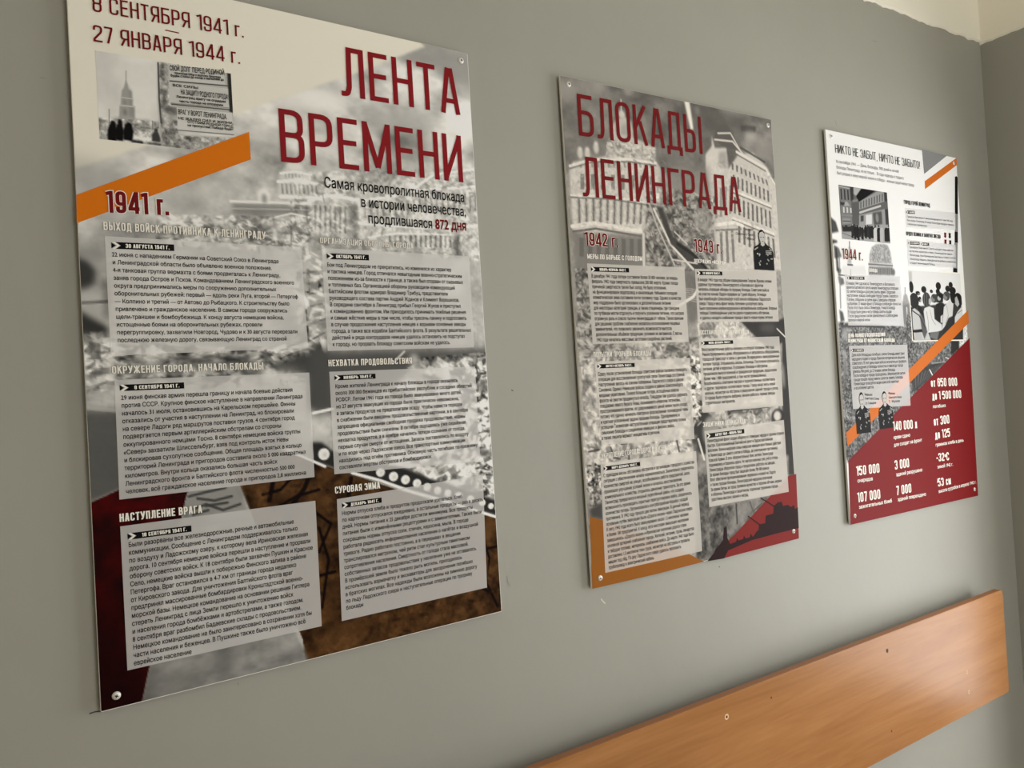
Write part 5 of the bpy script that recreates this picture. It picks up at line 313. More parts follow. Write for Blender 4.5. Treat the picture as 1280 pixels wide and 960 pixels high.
# ------------------------------------------------------------------ painting helpers: the printed photographs are drawn as grey values on a fine grid
class Canvas:
    def __init__(s, x0, y0, x1, y1, step, base):
        s.nx = int(round((x1-x0)/step))+1; s.ny = int(round((y1-y0)/step))+1
        s.x = np.linspace(x0, x1, s.nx); s.y = np.linspace(y0, y1, s.ny); s.st = step
        s.X, s.Y = np.meshgrid(s.x, s.y); s.img = np.full((s.ny, s.nx, 3), float(base))
    def poly(s, pts):
        p = np.array(pts, float); m = np.zeros((s.ny, s.nx), bool)
        j0, j1 = np.searchsorted(s.y, [p[:, 1].min(), p[:, 1].max()]); i0, i1 = np.searchsorted(s.x, [p[:, 0].min(), p[:, 0].max()])
        if j1 <= j0 or i1 <= i0: return m.astype(float)
        j0 = max(j0-1, 0); i0 = max(i0-1, 0); j1 += 1; i1 += 1; n = len(p); acc = 0
        for dx, dy in ((-.25, -.25), (.25, -.25), (-.25, .25), (.25, .25)):
            X = s.X[j0:j1, i0:i1]+dx*s.st; Y = s.Y[j0:j1, i0:i1]+dy*s.st; c = np.zeros(X.shape, bool)
            for k in range(n):
                (xa, ya), (xb, yb) = p[k], p[k-1]
                if ya == yb: continue
                c ^= ((ya > Y) != (yb > Y)) & (X < (xb-xa)*(Y-ya)/(yb-ya)+xa)
            acc = acc+c
        m = m.astype(float); m[j0:j1, i0:i1] = acc/4
        return m
    def blur(s, m, r):
        k = int(round(r/s.st))
        if k < 1: return m
        for _ in range(2):
            for ax in (0, 1):
                n = m.shape[ax]; pad = [(0, 0), (0, 0)]; pad[ax] = (k+1, k)
                c = np.cumsum(np.pad(m, pad, mode='edge'), axis=ax)
                m = (np.take(c, range(2*k+1, n+2*k+1), axis=ax)-np.take(c, range(0, n), axis=ax))/(2*k+1)
        return m
    def noise(s, sc, seed, st=1):
        rng = np.random.default_rng(seed); out = np.zeros((s.ny, s.nx)); a = 1
        for o in range(4):
            gx = (s.X-s.x[0])/(sc*st); gy = (s.Y-s.y[0])/sc; ix = gx.astype(int); iy = gy.astype(int); fx = gx-ix; fy = gy-iy
            g = rng.uniform(-1, 1, (iy.max()+2, ix.max()+2)); fx = fx*fx*(3-2*fx); fy = fy*fy*(3-2*fy)
            out += a*((g[iy, ix]*(1-fx)+g[iy, ix+1]*fx)*(1-fy)+(g[iy+1, ix]*(1-fx)+g[iy+1, ix+1]*fx)*fy)
            sc /= 2; a *= .6
            if sc < s.st: break
        return out
    def put(s, m, v, a):
        m = (m*a)[..., None]; s.img = s.img*(1-m)+np.array(v, float)*m
    def run(s, ops):
        for o in ops:
            if o[0] == 'f': s.put(s.blur(s.poly(o[1]), o[4]), o[2], o[3])
            elif o[0] == 'e':
                _, cx, cy, rx, ry, v, a, b = o; d = np.hypot((s.X-cx)/max(rx, .1), (s.Y-cy)/max(ry, .1))
                s.put(s.blur(np.clip((1-d)*min(rx, ry)/s.st+.5, 0, 1), b), v, a)
            elif o[0] == 'l':
                _, pts, w, v, a = o; m = np.zeros((s.ny, s.nx)); r = max(w*.55, s.st*.5)
                for (xa, ya), (xb, yb) in zip(pts, pts[1:]):
                    dx, dy = xb-xa, yb-ya; t = np.clip(((s.X-xa)*dx+(s.Y-ya)*dy)/(dx*dx+dy*dy+1e-6), 0, 1)
                    m = np.maximum(m, np.clip((r-np.hypot(s.X-xa-t*dx, s.Y-ya-t*dy))/s.st+.5, 0, 1))
                s.put(m, v, a)
            elif o[0] == 'n':
                _, pts, sc, amp, seed, st, b = o; m = 1 if pts is None else s.blur(s.poly(pts), b)
                s.img += (s.noise(sc, seed, st)*amp*m)[..., None]
            elif o[0] == 'r':      # broken bits: many small random shards
                _, pts, cnt, size, lo, hi, seed, al = o; rn = random.Random(seed); p = np.array(pts); x0, y0 = p.min(0); x1, y1 = p.max(0); M = s.poly(pts)
                for _k in range(cnt):
                    cx, cy = rn.uniform(x0, x1), rn.uniform(y0, y1); i = int((cx-s.x[0])/s.st); j = int((cy-s.y[0])/s.st)
                    if not (2 < i < s.nx-3 and 2 < j < s.ny-3) or M[j, i] < .5: rn.random(); continue
                    z = size*rn.uniform(.4, 1.3); an = rn.uniform(-.7, .7)+(math.pi/2 if rn.random() < .3 else 0); ax, ay = z, z*rn.uniform(.18, .6); v = rn.choice((lo, hi, rn.uniform(lo, hi)))
                    e = int(z*1.3/s.st)+2; a0, a1, b0, b1 = max(i-e, 0), min(i+e+1, s.nx), max(j-e, 0), min(j+e+1, s.ny)
                    X = s.X[b0:b1, a0:a1]-cx; Y = s.Y[b0:b1, a0:a1]-cy; U = X*math.cos(an)+Y*math.sin(an); W_ = -X*math.sin(an)+Y*math.cos(an); sk = rn.uniform(-.6, .6)
                    m = np.clip((1-np.maximum(abs(U)/ax, abs(W_+sk*U*.4)/ay))*ay/s.st+.5, 0, 1)[..., None]*al
                    s.img[b0:b1, a0:a1] = s.img[b0:b1, a0:a1]*(1-m)+v*m
            elif o[0] == 'm':
                m = s.blur(s.poly(o[1]), 0)[..., None]; s.img *= 1-m+m*np.array(o[2])
            elif o[0] == 'w':
                _, q, nx, ny, v, a, fx, fy = o; q = np.array(q)
                B = lambda u, w: q[0]*(1-u)*(1-w)+q[1]*u*(1-w)+q[2]*u*w+q[3]*(1-u)*w
                for i in range(nx):
                    for j in range(ny):
                        u0 = (i+.5-fx/2)/nx; u1 = (i+.5+fx/2)/nx; w0 = (j+.5-fy/2)/ny; w1 = (j+.5+fy/2)/ny
                        s.put(s.poly([B(u0, w0), B(u1, w0), B(u1, w1), B(u0, w1)]), v, a)
    def mesh(s, name, parent, y, warp, gain, tint, con=1.0):
        me = bpy.data.meshes.new(name); X, Y = warp(s.X, s.Y)
        co = np.stack([X/1000, np.full(X.shape, y), -Y/1000], -1).reshape(-1, 3)
        i = np.arange(s.ny*s.nx).reshape(s.ny, s.nx)
        fa = np.stack([i[:-1, :-1], i[1:, :-1], i[1:, 1:], i[:-1, 1:]], -1).reshape(-1, 4)
        me.vertices.add(len(co)); me.vertices.foreach_set('co', co.ravel())
        me.loops.add(fa.size); me.loops.foreach_set('vertex_index', fa.ravel())
        me.polygons.add(len(fa)); me.polygons.foreach_set('loop_start', np.arange(0, fa.size, 4)); me.update(calc_edges=True)
        c = lin(np.clip(((s.img-140)*con+140)*gain*np.array(tint), 4, 246)).reshape(-1, 3)
        at = me.color_attributes.new('print', 'FLOAT_COLOR', 'POINT'); at.data.foreach_set('color', np.concatenate([c, np.ones((len(c), 1))], 1).ravel())
        me.materials.append(PRINT); o = bpy.data.objects.new(name, me); COL.objects.link(o); o.parent = parent
        return o

# ------------------------------------------------------------------ condensed lettering: every capital is a set of strokes
def glyph(ch, s):
    l = s/2; w = .43; r = w-l; b = s/2; t = 1-s/2; k = .17; md = .52
    P = lambda *p: (list(p), False); Cc = lambda *p: (list(p), True)
    if ch == 'А': g = [P((l*.9, 0), (w/2-.03, 1)), P((w-l*.9, 0), (w/2+.03, 1)), P((.1, .28), (w-.1, .28))]
    elif ch == 'Б': g = [P((w-.02, t), (l, t), (l, b), (r, b, k), (r, .57, k), (l, .57))]
    elif ch == 'В': g = [P((l, 0), (l, 1)), P((l, t), (r-.01, t, k), (r-.01, md, k*.8), (l, md)), P((l, md), (r, md, k*.8), (r, b, k), (l, b))]
    elif ch == 'Г': w = .37; g = [P((l, 0), (l, t), (w, t))]
    elif ch == 'Д': w = .48; r = w-l; g = [P((l*.8, -.13), (l*.8, b), (w-l*.8, b), (w-l*.8, -.13)), P((l+.055, b), (l+.075, t), (r-.04, t), (r-.04, b))]
    elif ch == 'Е': w = .38; g = [P((w, t), (l, t), (l, b), (w, b)), P((l, md), (w-.03, md))]
    elif ch == 'Ё': w = .38; g = [P((w, t), (l, t), (l, b), (w, b)), P((l, md), (w-.03, md)), P((.07, 1.06), (.07, 1.17)), P((.28, 1.06), (.28, 1.17))]
    elif ch == 'Ж': w = .66; g = [P((w/2, 0), (w/2, 1)), P((.05, 1), (w/2-.04, md)), P((.05, 0), (w/2-.04, md)), P((w-.05, 1), (w/2+.04, md)), P((w-.05, 0), (w/2+.04, md))]
    elif ch == 'З': g = [P((l, .72), (l, t, k), (r, t, k), (r, md, k*.8), (w*.4, md)), P((w*.4, md), (r, md, k*.8), (r, b, k), (l, b, k), (l, .28))]
    elif ch in 'ИЙ':
        g = [P((l, 0), (l, 1)), P((r, 0), (r, 1)), P((l, .06), (r, .94))]
        if ch == 'Й': g.append(P((.10, 1.16), (.12, 1.08), (w-.12, 1.08), (w-.10, 1.16)))
    elif ch == 'К': g = [P((l, 0), (l, 1)), P((l, .42), (w-.06, 1)), P((.2, .6), (w-.05, 0))]
    elif ch == 'Л': w = .46; r = w-l; g = [P((r, 0), (r, t), (.17, t), (.155, .2), (.12, b, .07), (0, b))]
    elif ch == 'М': w = .56; r = w-l; g = [P((l, 0), (l, 1)), P((r, 0), (r, 1)), P((l, .97), (w/2, .1)), P((r, .97), (w/2, .1))]
    elif ch == 'Н': g = [P((l, 0), (l, 1)), P((r, 0), (r, 1)), P((l, md), (r, md))]
    elif ch in 'О0': g = [Cc((l, b, k), (l, t, k), (r, t, k), (r, b, k))]
    elif ch == 'П': g = [P((l, 0), (l, t), (r, t), (r, 0))]
    elif ch == 'Р': g = [P((l, 0), (l, t), (r, t, k), (r, .42, k), (l, .42))]
    elif ch in 'СC': g = [P((r, .68), (r, t, k), (l, t, k), (l, b, k), (r, b, k), (r, .32))]
    elif ch == 'Т': w = .40; g = [P((0, t), (w, t)), P((w/2, 0), (w/2, t))]
    elif ch == 'У': g = [P((.045, 1), (w/2+.01, .32)), P((w-.045, 1), (w*.52, .2), (w*.4, b, .08), (.06, b))]
    elif ch == 'Ф': w = .58; g = [P((w/2, 0), (w/2, 1)), Cc((l, .2, k), (l, .82, k), (w-l, .82, k), (w-l, .2, k))]
    elif ch == 'Х': g = [P((.05, 0), (w-.05, 1)), P((.05, 1), (w-.05, 0))]
    elif ch == 'Ц': w = .48; g = [P((l, 1), (l, b), (w, b)), P((r, 1), (r, b)), P((w-l*.8, b), (w-l*.8, -.13))]
    elif ch == 'Ч': g = [P((l, 1), (l, .46, k), (r, .46)), P((r, 0), (r, 1))]
    elif ch == 'Ш': w = .64; g = [P((l, 1), (l, b), (w-l, b), (w-l, 1)), P((w/2, b), (w/2, 1))]
    elif ch == 'Щ': w = .70; g = [P((l, 1), (l, b), (w, b)), P((w-.06-l, b), (w-.06-l, 1)), P(((w-.06)/2, b), ((w-.06)/2, 1)), P((w-l*.8, b), (w-l*.8, -.13))]
    elif ch == 'Ы': w = .60; g = [P((l, 1), (l, b), (.38-l, b, k), (.38-l, .57, k), (l, .57)), P((w-l, 0), (w-l, 1))]
    elif ch == 'Ь': g = [P((l, 1), (l, b), (r, b, k), (r, .57, k), (l, .57))]
    elif ch == 'Э': g = [P((l, .7), (l, t, k), (r, t, k), (r, b, k), (l, b, k), (l, .3)), P((.14, md), (r, md))]
    elif ch == 'Ю': w = .64; g = [P((l, 0), (l, 1)), P((l, md), (.23, md)), Cc((.23+l, b, k), (.23+l, t, k), (w-l, t, k), (w-l, b, k))]
    elif ch == 'Я': g = [P((r, 0), (r, t), (l, t, k), (l, .42, k), (r, .42)), P((w*.5, .42), (l*.9, 0))]
    elif ch == '1': w = .27; g = [P((w-l, 0), (w-l, t), (w-l-.02, t), (.0, .86))]
    elif ch == '2': g = [P((l, .7), (l, t, k), (r, t, k), (r, .62, .1), (l, .16, .05), (l, b), (w, b))]
    elif ch == '3': g = [P((l, .72), (l, t, k), (r, t, k), (r, md, k*.8), (w*.4, md)), P((w*.4, md), (r, md, k*.8), (r, b, k), (l, b, k), (l, .28))]
    elif ch == '4': w = .45; g = [P((w-.11, 0), (w-.11, 1)), P((w-.13, .98), (l*.8, .25), (l*.8, .22), (w, .22))]
    elif ch == '5': g = [P((w-.02, t), (l, t), (l, .5), (l+.02, .6, .03), (r, .62, k), (r, b, k), (l, b, k), (l, .26))]
    elif ch == '6': g = [P((r, .72), (r, t, k), (l, t, k), (l, b, k), (r, b, k), (r, .58, k), (l, .58, .05))]
    elif ch == '7': w = .39; g = [P((0, t), (w-l, t), (w-l, .86), (w*.4, 0))]
    elif ch == '8': g = [Cc((l, md, k*.7), (l, t, k), (r, t, k), (r, md, k*.7)), Cc((l, b, k), (l, md, k*.7), (r, md, k*.7), (r, b, k))]
    elif ch == '9': g = [P((l, .28), (l, b, k), (r, b, k), (r, t, k), (l, t, k), (l, .42, k), (r, .42, .05))]
    elif ch == '.': w = .13; g = [P((w/2, 0), (w/2, s*1.05))]
    elif ch == ',': w = .13; g = [P((w/2, s), (w/2, 0), (w/2-.04, -.09))]
    elif ch == '!': w = .16; g = [P((w/2, 0), (w/2, s)), P((w/2, .27), (w/2, 1))]
    elif ch == '-': w = .24; g = [P((.0, .42), (w, .42))]
    elif ch == 'º': w = .22; g = [Cc((.04, .68, .06), (.04, .96, .06), (.18, .96, .06), (.18, .68, .06))]
    elif ch == '«': w = .3; g = [P((.13, .7), (.03, .5), (.13, .3)), P((.26, .7), (.16, .5), (.26, .3))]
    elif ch == '»': w = .3; g = [P((.03, .7), (.13, .5), (.03, .3)), P((.16, .7), (.26, .5), (.16, .3))]
    else: w = .17; g = []
    return w, g
def rounded(pts, closed):
    out = []; n = len(pts)
    for i, p in enumerate(pts):
        if len(p) < 3 or (not closed and i in (0, n-1)): out.append((p[0], p[1])); continue
        a = np.array(pts[i-1][:2]); b = np.array(p[:2]); c = np.array(pts[(i+1) % n][:2])
        la, lc = np.hypot(*(a-b)), np.hypot(*(c-b)); r = min(p[2], la*.5, lc*.5); A = b+(a-b)/la*r; Q = b+(c-b)/lc*r
        for k in range(6):
            t = k/5; out.append(tuple((1-t)**2*A+2*t*(1-t)*b+t*t*Q))
    return out
def ribbon(pts, closed, s, V, F):
    p = [np.array(q, float) for q in pts]; q = [p[0]]
    for x in p[1:]:
        if np.hypot(*(x-q[-1])) > 1e-5: q.append(x)
    if closed and np.hypot(*(q[0]-q[-1])) < 1e-5: q.pop()
    n = len(q); base = len(V); h = s/2
    for i in range(n):
        d0 = q[i]-q[i-1] if (closed or i > 0) else None; d1 = q[(i+1) % n]-q[i] if (closed or i < n-1) else None
        if d0 is None: d0 = d1
        if d1 is None: d1 = d0
        d0 = d0/np.hypot(*d0); d1 = d1/np.hypot(*d1); n0 = np.array((-d0[1], d0[0])); n1 = np.array((-d1[1], d1[0])); mt = n0+n1; ln = np.hypot(*mt)
        mt = n0 if ln < .2 else mt/ln; k = h/max(.35, float(mt@n1))
        V.append(q[i]+mt*k); V.append(q[i]-mt*k)
    for i in range(n if closed else n-1):
        a = base+2*i; b = base+2*((i+1) % n); F.append((a, a+1, b+1, b))
def union(contours):
    "one clean flat surface from overlapping outlines (non-zero winding)"
    vs, es = [], []
    for c in contours:
        b = len(vs); vs += [Vector((float(x), float(y))) for x, y in c]; es += [(b+k, b+(k+1) % len(c)) for k in range(len(c))]
    if not vs: return [], []
    v, _, f, *_r = delaunay_2d_cdt(vs, es, [], 0, 1e-5)
    if not f: return [], []
    p = np.array([tuple(q) for q in v]); fa = [tuple(t) for t in f]; ce = np.array([p[list(t)].mean(0) for t in fa]); wn = np.zeros(len(fa), int)
    for c in contours:
        c = np.asarray(c, float); d = np.roll(c, -1, 0)
        for (xa, ya), (xb, yb) in zip(c, d):
            if ya == yb: continue
            left = (xb-xa)*(ce[:, 1]-ya)-(ce[:, 0]-xa)*(yb-ya)
            wn += ((ya <= ce[:, 1]) & (yb > ce[:, 1]) & (left > 0)).astype(int)-((ya > ce[:, 1]) & (yb <= ce[:, 1]) & (left < 0)).astype(int)
    return [tuple(q) for q in p], [t for t, k in zip(fa, wn) if k != 0]
_SG = {}
def stroke_glyph(ch, st, extra):
    key = (ch, round(st, 4), round(extra, 4))
    if key not in _SG:
        w, g = glyph(ch, st); cs = []
        for pts, cl in g:
            v, f = [], []; ribbon(rounded(pts, cl), cl, st+extra, v, f)
            for q in f:
                c = np.array([v[k] for k in q]); a = np.sum(c[:, 0]*np.roll(c[:, 1], -1)-np.roll(c[:, 0], -1)*c[:, 1])
                if abs(a) > 1e-9: cs.append(c if a > 0 else c[::-1])
        _SG[key] = (w,)+union(cs)
    return _SG[key]
def stroke_text(text, st, extra=0):
    V, F = [], []; x = 0
    for ch in text:
        low = ch.islower(); sc = .74 if low else 1.0
        w, v, f = stroke_glyph(ch.upper() if low else ch, st/sc, extra/sc); b = len(V)
        V += [(x+p[0]*sc, p[1]*sc) for p in v]; F += [tuple(b+k for k in q) for q in f]
        x += w*sc+.10
    return V, F, x-.10

# body text in the built-in typeface
_fc = bpy.data.curves.new('type', 'FONT'); _fc.resolution_u = 2; _fc.fill_mode = 'NONE'; _fc.size = 1; _fo = bpy.data.objects.new('type', _fc)
def outlines(text):
    _fc.body = text; me = bpy.data.meshes.new_from_object(_fo)
    v = np.empty(len(me.vertices)*3); me.vertices.foreach_get('co', v); v = v.reshape(-1, 3)[:, :2]
    e = np.empty(len(me.edges)*2, int); me.edges.foreach_get('vertices', e); e = e.reshape(-1, 2); bpy.data.meshes.remove(me)
    cs, start = [], 0
    for a, b in e:
        if b <= a: cs.append(v[b:a+1]); start = a+1
    return cs
_H = max(c[:, 0].max() for c in outlines('Н')); _HH = max(c[:, 0].max() for c in outlines('НН')); _FG = {}
def font_glyph(ch, off):
    if (ch, off) not in _FG:
        adv = max(c[:, 0].max() for c in outlines(ch+'Н'))-_H if ch != ' ' else max(c[:, 0].max() for c in outlines('Н Н'))-_HH
        cs = []; cc = outlines(ch) if ch != ' ' else []
        big = max((float(np.sum(c[:, 0]*np.roll(c[:, 1], -1)-np.roll(c[:, 0], -1)*c[:, 1])) for c in cc), key=abs, default=-1); sg = 1 if big < 0 else -1
        for c in cc:
            keep = np.hypot(*(c-np.roll(c, 1, 0)).T) > 1e-5; c = c[keep]
            if off:
                d0 = c-np.roll(c, 1, 0); d1 = np.roll(c, -1, 0)-c; d0 /= np.hypot(*d0.T)[:, None]; d1 /= np.hypot(*d1.T)[:, None]
                n = np.stack([-(d0+d1)[:, 1], (d0+d1)[:, 0]], 1); n /= np.maximum(np.hypot(*n.T), .3)[:, None]; c = c+n*off*sg
            cs.append(c)
        _FG[(ch, off)] = (adv,)+union(cs)
    return _FG[(ch, off)]
def font_text(text, off):
    V, F, x = [], [], 0.0
    for ch in text:
        a, v, f = font_glyph(ch, off); b = len(V); V += [(p[0]+x, p[1]) for p in v]; F += [tuple(b+k for k in t) for t in f]; x += a
    return V, F, x-.06

GAP = .00016
def yl(layer): return -GAP*(layer+1)
def flat(name, V, F, layer, mat, parent, label=None):
    o = mesh_obj(name, [(x/1000, yl(layer), -y/1000) for x, y in V], [tuple(q) for q in F], INKS[mat], parent)
    if label: o['label'] = label
    return o
def along(a, b, sx, sy, V):
    "letters laid on the base line from a to b; sx, sy millimetres per unit"
    a = np.array(a); d = np.array(b)-a; d /= np.hypot(*d)
    return [(a[0]+d[0]*x*sx, a[1]+d[1]*x*sx-y*sy) for x, y in V]
def tri(pts):
    p = [Vector((x, y, 0)) for x, y in pts]
    return [tuple(t) for t in tessellate_polygon([p])]

def bust(name, q, layer, parent):
    "head and shoulders of an officer in a dark uniform with medals, drawn as flat printed shapes"
    (x0, y0), (x1, y1) = q; w = x1-x0; h = y1-y0
    U = lambda pts: [(x0+u*w, y0+v*h) for u, v in pts]
    E = lambda cx, cy, rx, ry, n=16: [(cx+rx*math.cos(2*math.pi*k/n), cy+ry*math.sin(2*math.pi*k/n)) for k in range(n)]
    V, F, I = [], [], []; lay = [0]
    def add(pts, m):
        b = len(V); p = U(pts); V.extend([(x, y, layer+lay[0]) for x, y in p]); F.extend([tuple(b+k for k in t) for t in tri(p)]); I.extend([m]*(len(F)-len(I))); lay[0] += .4
    add([(.0, 1), (.0, .55), (.06, .45), (.28, .37), (.36, .33), (.62, .33), (.72, .38), (.93, .45), (1, .58), (1, 1)], 0)
    add(E(.46, .17, .17, .17), 0)
    add([(.32, .15), (.36, .08), (.5, .05), (.60, .10), (.62, .2), (.58, .30), (.5, .345), (.4, .33), (.34, .26)], 1)
    add([(.39, .33), (.56, .33), (.58, .38), (.47, .42), (.37, .38)], 1)
    add([(.38, .185), (.44, .18), (.44, .20), (.38, .20)], 0); add([(.51, .18), (.58, .185), (.58, .20), (.51, .20)], 0); add([(.43, .285), (.53, .285), (.52, .297), (.44, .297)], 0)
    random.seed(3)
    for k in range(7): add(E(random.uniform(.62, .9), random.uniform(.55, .9), .035, .02, 8), 2)
    for k in range(6): add(E(random.uniform(.1, .36), random.uniform(.6, .92), .035, .022, 8), 1 if k % 2 else 2)
    for k in range(3): add([(.58, .52+k*.04), (.88, .50+k*.04), (.88, .525+k*.04), (.58, .545+k*.04)], 2)
    add([(.02, .50), (.2, .44), (.22, .465), (.04, .53)], 2); add([(.97, .50), (.78, .44), (.76, .465), (.95, .53)], 2)
    mesh_obj(name, [(x/1000, yl(l), -y/1000) for x, y, l in V], F, [INKS['ink'], INKS['skin_grey'], INKS['medal_grey']], parent, I)

# ------------------------------------------------------------------ the three exhibition boards
LABELS = ['large poster board headed ЛЕНТА ВРЕМЕНИ with an orange stripe, nearest on the grey wall',
          'sepia poster board headed БЛОКАДЫ ЛЕНИНГРАДА, hanging in the middle of the three',
          'white poster board with a red lower half full of statistics, beside the corner']
FRONT = -.010
def screw(parent, x, y, turn):
    prof = [(0, .0026), (.0022, .0025), (.0040, .0019), (.0052, .0009), (.0056, 0)]; n = 20; V, F = [(0, -prof[0][1], 0)], []
    for r, h in prof[1:]:
        for k in range(n): V.append((r*math.cos(2*math.pi*k/n), -h, r*math.sin(2*math.pi*k/n)))
    for k in range(n): F.append((0, 1+(k+1) % n, 1+k))
    for j in range(len(prof)-2):
        for k in range(n): a = 1+j*n+k; b = 1+j*n+(k+1) % n; F.append((a, b, b+n, a+n))
    s = mesh_obj('screw', V, F, STEEL, parent, smooth=True); s.location = (x/1000, yl(1), -y/1000); s.rotation_euler = (0, turn, 0)
    c, d = .0022, .0007; p = [(-c, -d), (-d, -d), (-d, -c), (d, -c), (d, -d), (c, -d), (c, d), (d, d), (d, c), (-d, c), (-d, d), (-c, d)]
    m = len(p); V = [(x_, -.0027, z_) for x_, z_ in p]+[(x_, -.0016, z_) for x_, z_ in p]
    F = [tuple(range(m))]+[(k, (k+1) % m, m+(k+1) % m, m+k) for k in range(m)]
    mesh_obj('cross_recess', V, F, DARK, s)

for i in range(3):
    ox, oz = ORIGIN[i]; P = PRINTS[i]; q = np.array(CORNERS[i])
    root = thing('poster_board', LABELS[i], 'poster', (ox, FRONT, oz), 'exhibition boards in a row on the grey wall')
    # foam board with softened edges
    bm = bmesh.new(); th = .0052
    va = [bm.verts.new((x/1000, 0, -y/1000)) for x, y in q]; vb = [bm.verts.new((x/1000, th, -y/1000)) for x, y in q]
    bm.faces.new(va[::-1]); bm.faces.new(vb)
    for k in range(4): bm.faces.new((va[k], va[(k+1) % 4], vb[(k+1) % 4], vb[k]))
    bmesh.ops.recalc_face_normals(bm, faces=bm.faces)
    bmesh.ops.bevel(bm, geom=list(bm.edges), offset=.0007, segments=2, affect='EDGES')
    bm_obj('foam_board', bm, BOARD, root)
    # spacers hold it a little off the wall
    W, H = float((q[1, 0]+q[2, 0])/2), float((q[2, 1]+q[3, 1])/2)
    for sx in (.08, W/1000-.08):
        for sz in (-.08, -H/1000+.08):
            bm = bmesh.new(); boxes(bm, (sx-.02, sx+.02, th, -FRONT-.0004, sz-.02, sz+.02)); bm_obj('spacer', bm, BOARD, root)
    cv = Canvas(0, 0, W, H, 1.7, P['base']); cv.run(P['ops'])
    ins = 1.2
    qi = q + np.array([(0.6, 0.6), (-ins, 0.6), (-ins, -ins), (0.6, -ins)])
    def warp(X, Y, qi=qi, W=W, H=H):
        u, v = X/W, Y/H; f = lambda k: qi[0, k]*(1-u)*(1-v)+qi[1, k]*u*(1-v)+qi[2, k]*u*v+qi[3, k]*(1-u)*v
        return f(0), f(1)
    cv.mesh('printed_background', root, yl(0), warp, P['gain'], P['tint'], P['contrast'])
    for nm, (x0, y0, x1, y1), ops, gain in P['insets']:
        c2 = Canvas(x0, y0, x1, y1, .65, 150); c2.run(ops); c2.mesh(nm, root, yl(1), lambda X, Y: (X, Y), gain, P['tint'])
    for k, (x, y) in enumerate(SCREWS[i]): screw(root, x, y, .4+k*.7)
    for it in TEXTS[i]:
        if it[0] == 'poly':
            _, nm, pts, mt, lay, lb = it; flat(nm, pts, tri(pts), lay+1 if lay > 0 else .5, mt, root, lb)
        elif it[0] == 'head':
            _, nm, tx, a, b, cp, st, mt, halo, lb = it
            V, F, w = stroke_text(tx, st); sx = float(np.hypot(b[0]-a[0], b[1]-a[1]))/w
            o = flat(nm, along(a, b, sx, cp, V), F, 5.5, mt, root, lb)
            if halo:
                V, F, w = stroke_text(tx, st, halo[1]); flat('outline' if halo[0] == 'paper' else 'drop_shadow', along(a, b, sx, cp, V), F, 5, halo[0], o)
        elif it[0] == 'inter':
            _, nm, rows, cp, off, mt, lb = it; V, F = [], []
            for r_n, (tx, a, b) in enumerate(rows):
                if nm == 'statistic_note' and V: flat(nm, V, F, 5.5, mt, root); V, F = [], []
                v, f, w = font_text(tx.rstrip(), off); sx = float(np.hypot(b[0]-a[0], b[1]-a[1]))/w
                k = len(V); V += along(a, b, sx, cp/.727, v); F += [tuple(k+j for j in t) for t in f]
            flat(nm, V, F, 5.5, mt, root, lb)
        elif it[0] == 'bust':
            _, nm, qq, lay = it; bust(nm, qq, 5.2, root)
        elif it[0] == 'box':
            _, Q, tags, lines, (a0, b0, a1, b1), cp, off, op = it
            if op == 'veil' and i == 1: op = 'veil_warm'
            bx = flat('text_box', Q, [(0, 1, 2, 3)], 4, op, root)
            V, F = [], []; n = len(lines); tx = [font_text(t, off) for t in lines]
            d0 = math.hypot(b0[0]-a0[0], b0[1]-a0[1])/tx[0][2]; d1 = math.hypot(b1[0]-a1[0], b1[1]-a1[1])/tx[-1][2]
            lim = np.hypot(*(np.array(Q[1])-np.array(Q[0])))-(a0[0]-Q[0][0])*1.5; sx = min((d0+d1)/2, lim/max(t[2] for t in tx))
            for k, (v, f, w) in enumerate(tx):
                t = k/(n-1); A = np.array(a0)*(1-t)+np.array(a1)*t; e0 = np.array(b0)-a0; e1 = np.array(b1)-a1
                e = e0/np.hypot(*e0)*(1-t)+e1/np.hypot(*e1)*t; c = len(V); V += along(A, A+e, sx, cp/.727, v); F += [tuple(c+j for j in p) for p in f]
            flat('lettering', V, F, 5, 'ink', bx)
            for a, b, h, tt in tags:
                L_ = math.hypot(b[0]-a[0], b[1]-a[1]); hh = h/2
                T_ = lambda pts: along(a, b, 1, 1, pts)
                p1 = [(0, -hh*.9), (h*.6, 0), (0, hh*.9)]; p2 = [(h*.55, -hh), (L_, -hh), (L_, hh), (h*.55, hh), (h*1.25, 0)]
                pts = T_(p1+p2); flat('date_tag', pts, [(0, 1, 2), (3, 4, 7), (7, 4, 5), (7, 5, 6)], 5, 'ink', bx)
                p3 = T_([(h*.15, hh), (h*.5, hh), (h*1.15, 0), (h*.5, -hh), (h*.15, -hh), (h*.75, 0)])
                flat('date_chevron', p3, [(0, 1, 2, 5), (5, 2, 3, 4)], 4.6, 'paper', bx)
                V, F, w = stroke_text(tt, .17 if i < 2 else .12); s0 = max(L_*.22, h*1.3); sx = (L_*.92-s0)/w
                A = T_([(s0, -h*.29)])[0]; B = T_([(L_, -h*.29)])[0]
                flat('date_lettering', along(A, B, sx, h*.58, V), F, 6, 'paper', bx)
bpy.data.objects.remove(_fo)

# lettering of the old wall notices inside the first photograph
# ------------------------------------------------------------------ small marks on the painted wall
CRACK = material('hairline_crack', (70, 66, 58), .9); SCUFF = material('bare_plaster_scuff', (214, 212, 204), .9); DIM = material('rubbed_paint', (148, 146, 136), .9)
for nm, pts, w in MARKS:
    V, F = [], []; ribbon([(x, z) for x, z in pts], False, w, V, F)
    mesh_obj('paint_mark', [(x, -.0003, z) for x, z in V], F, {'c': CRACK, 's': SCUFF, 'd': DIM}[nm], bpy.data.objects['wall_back'])
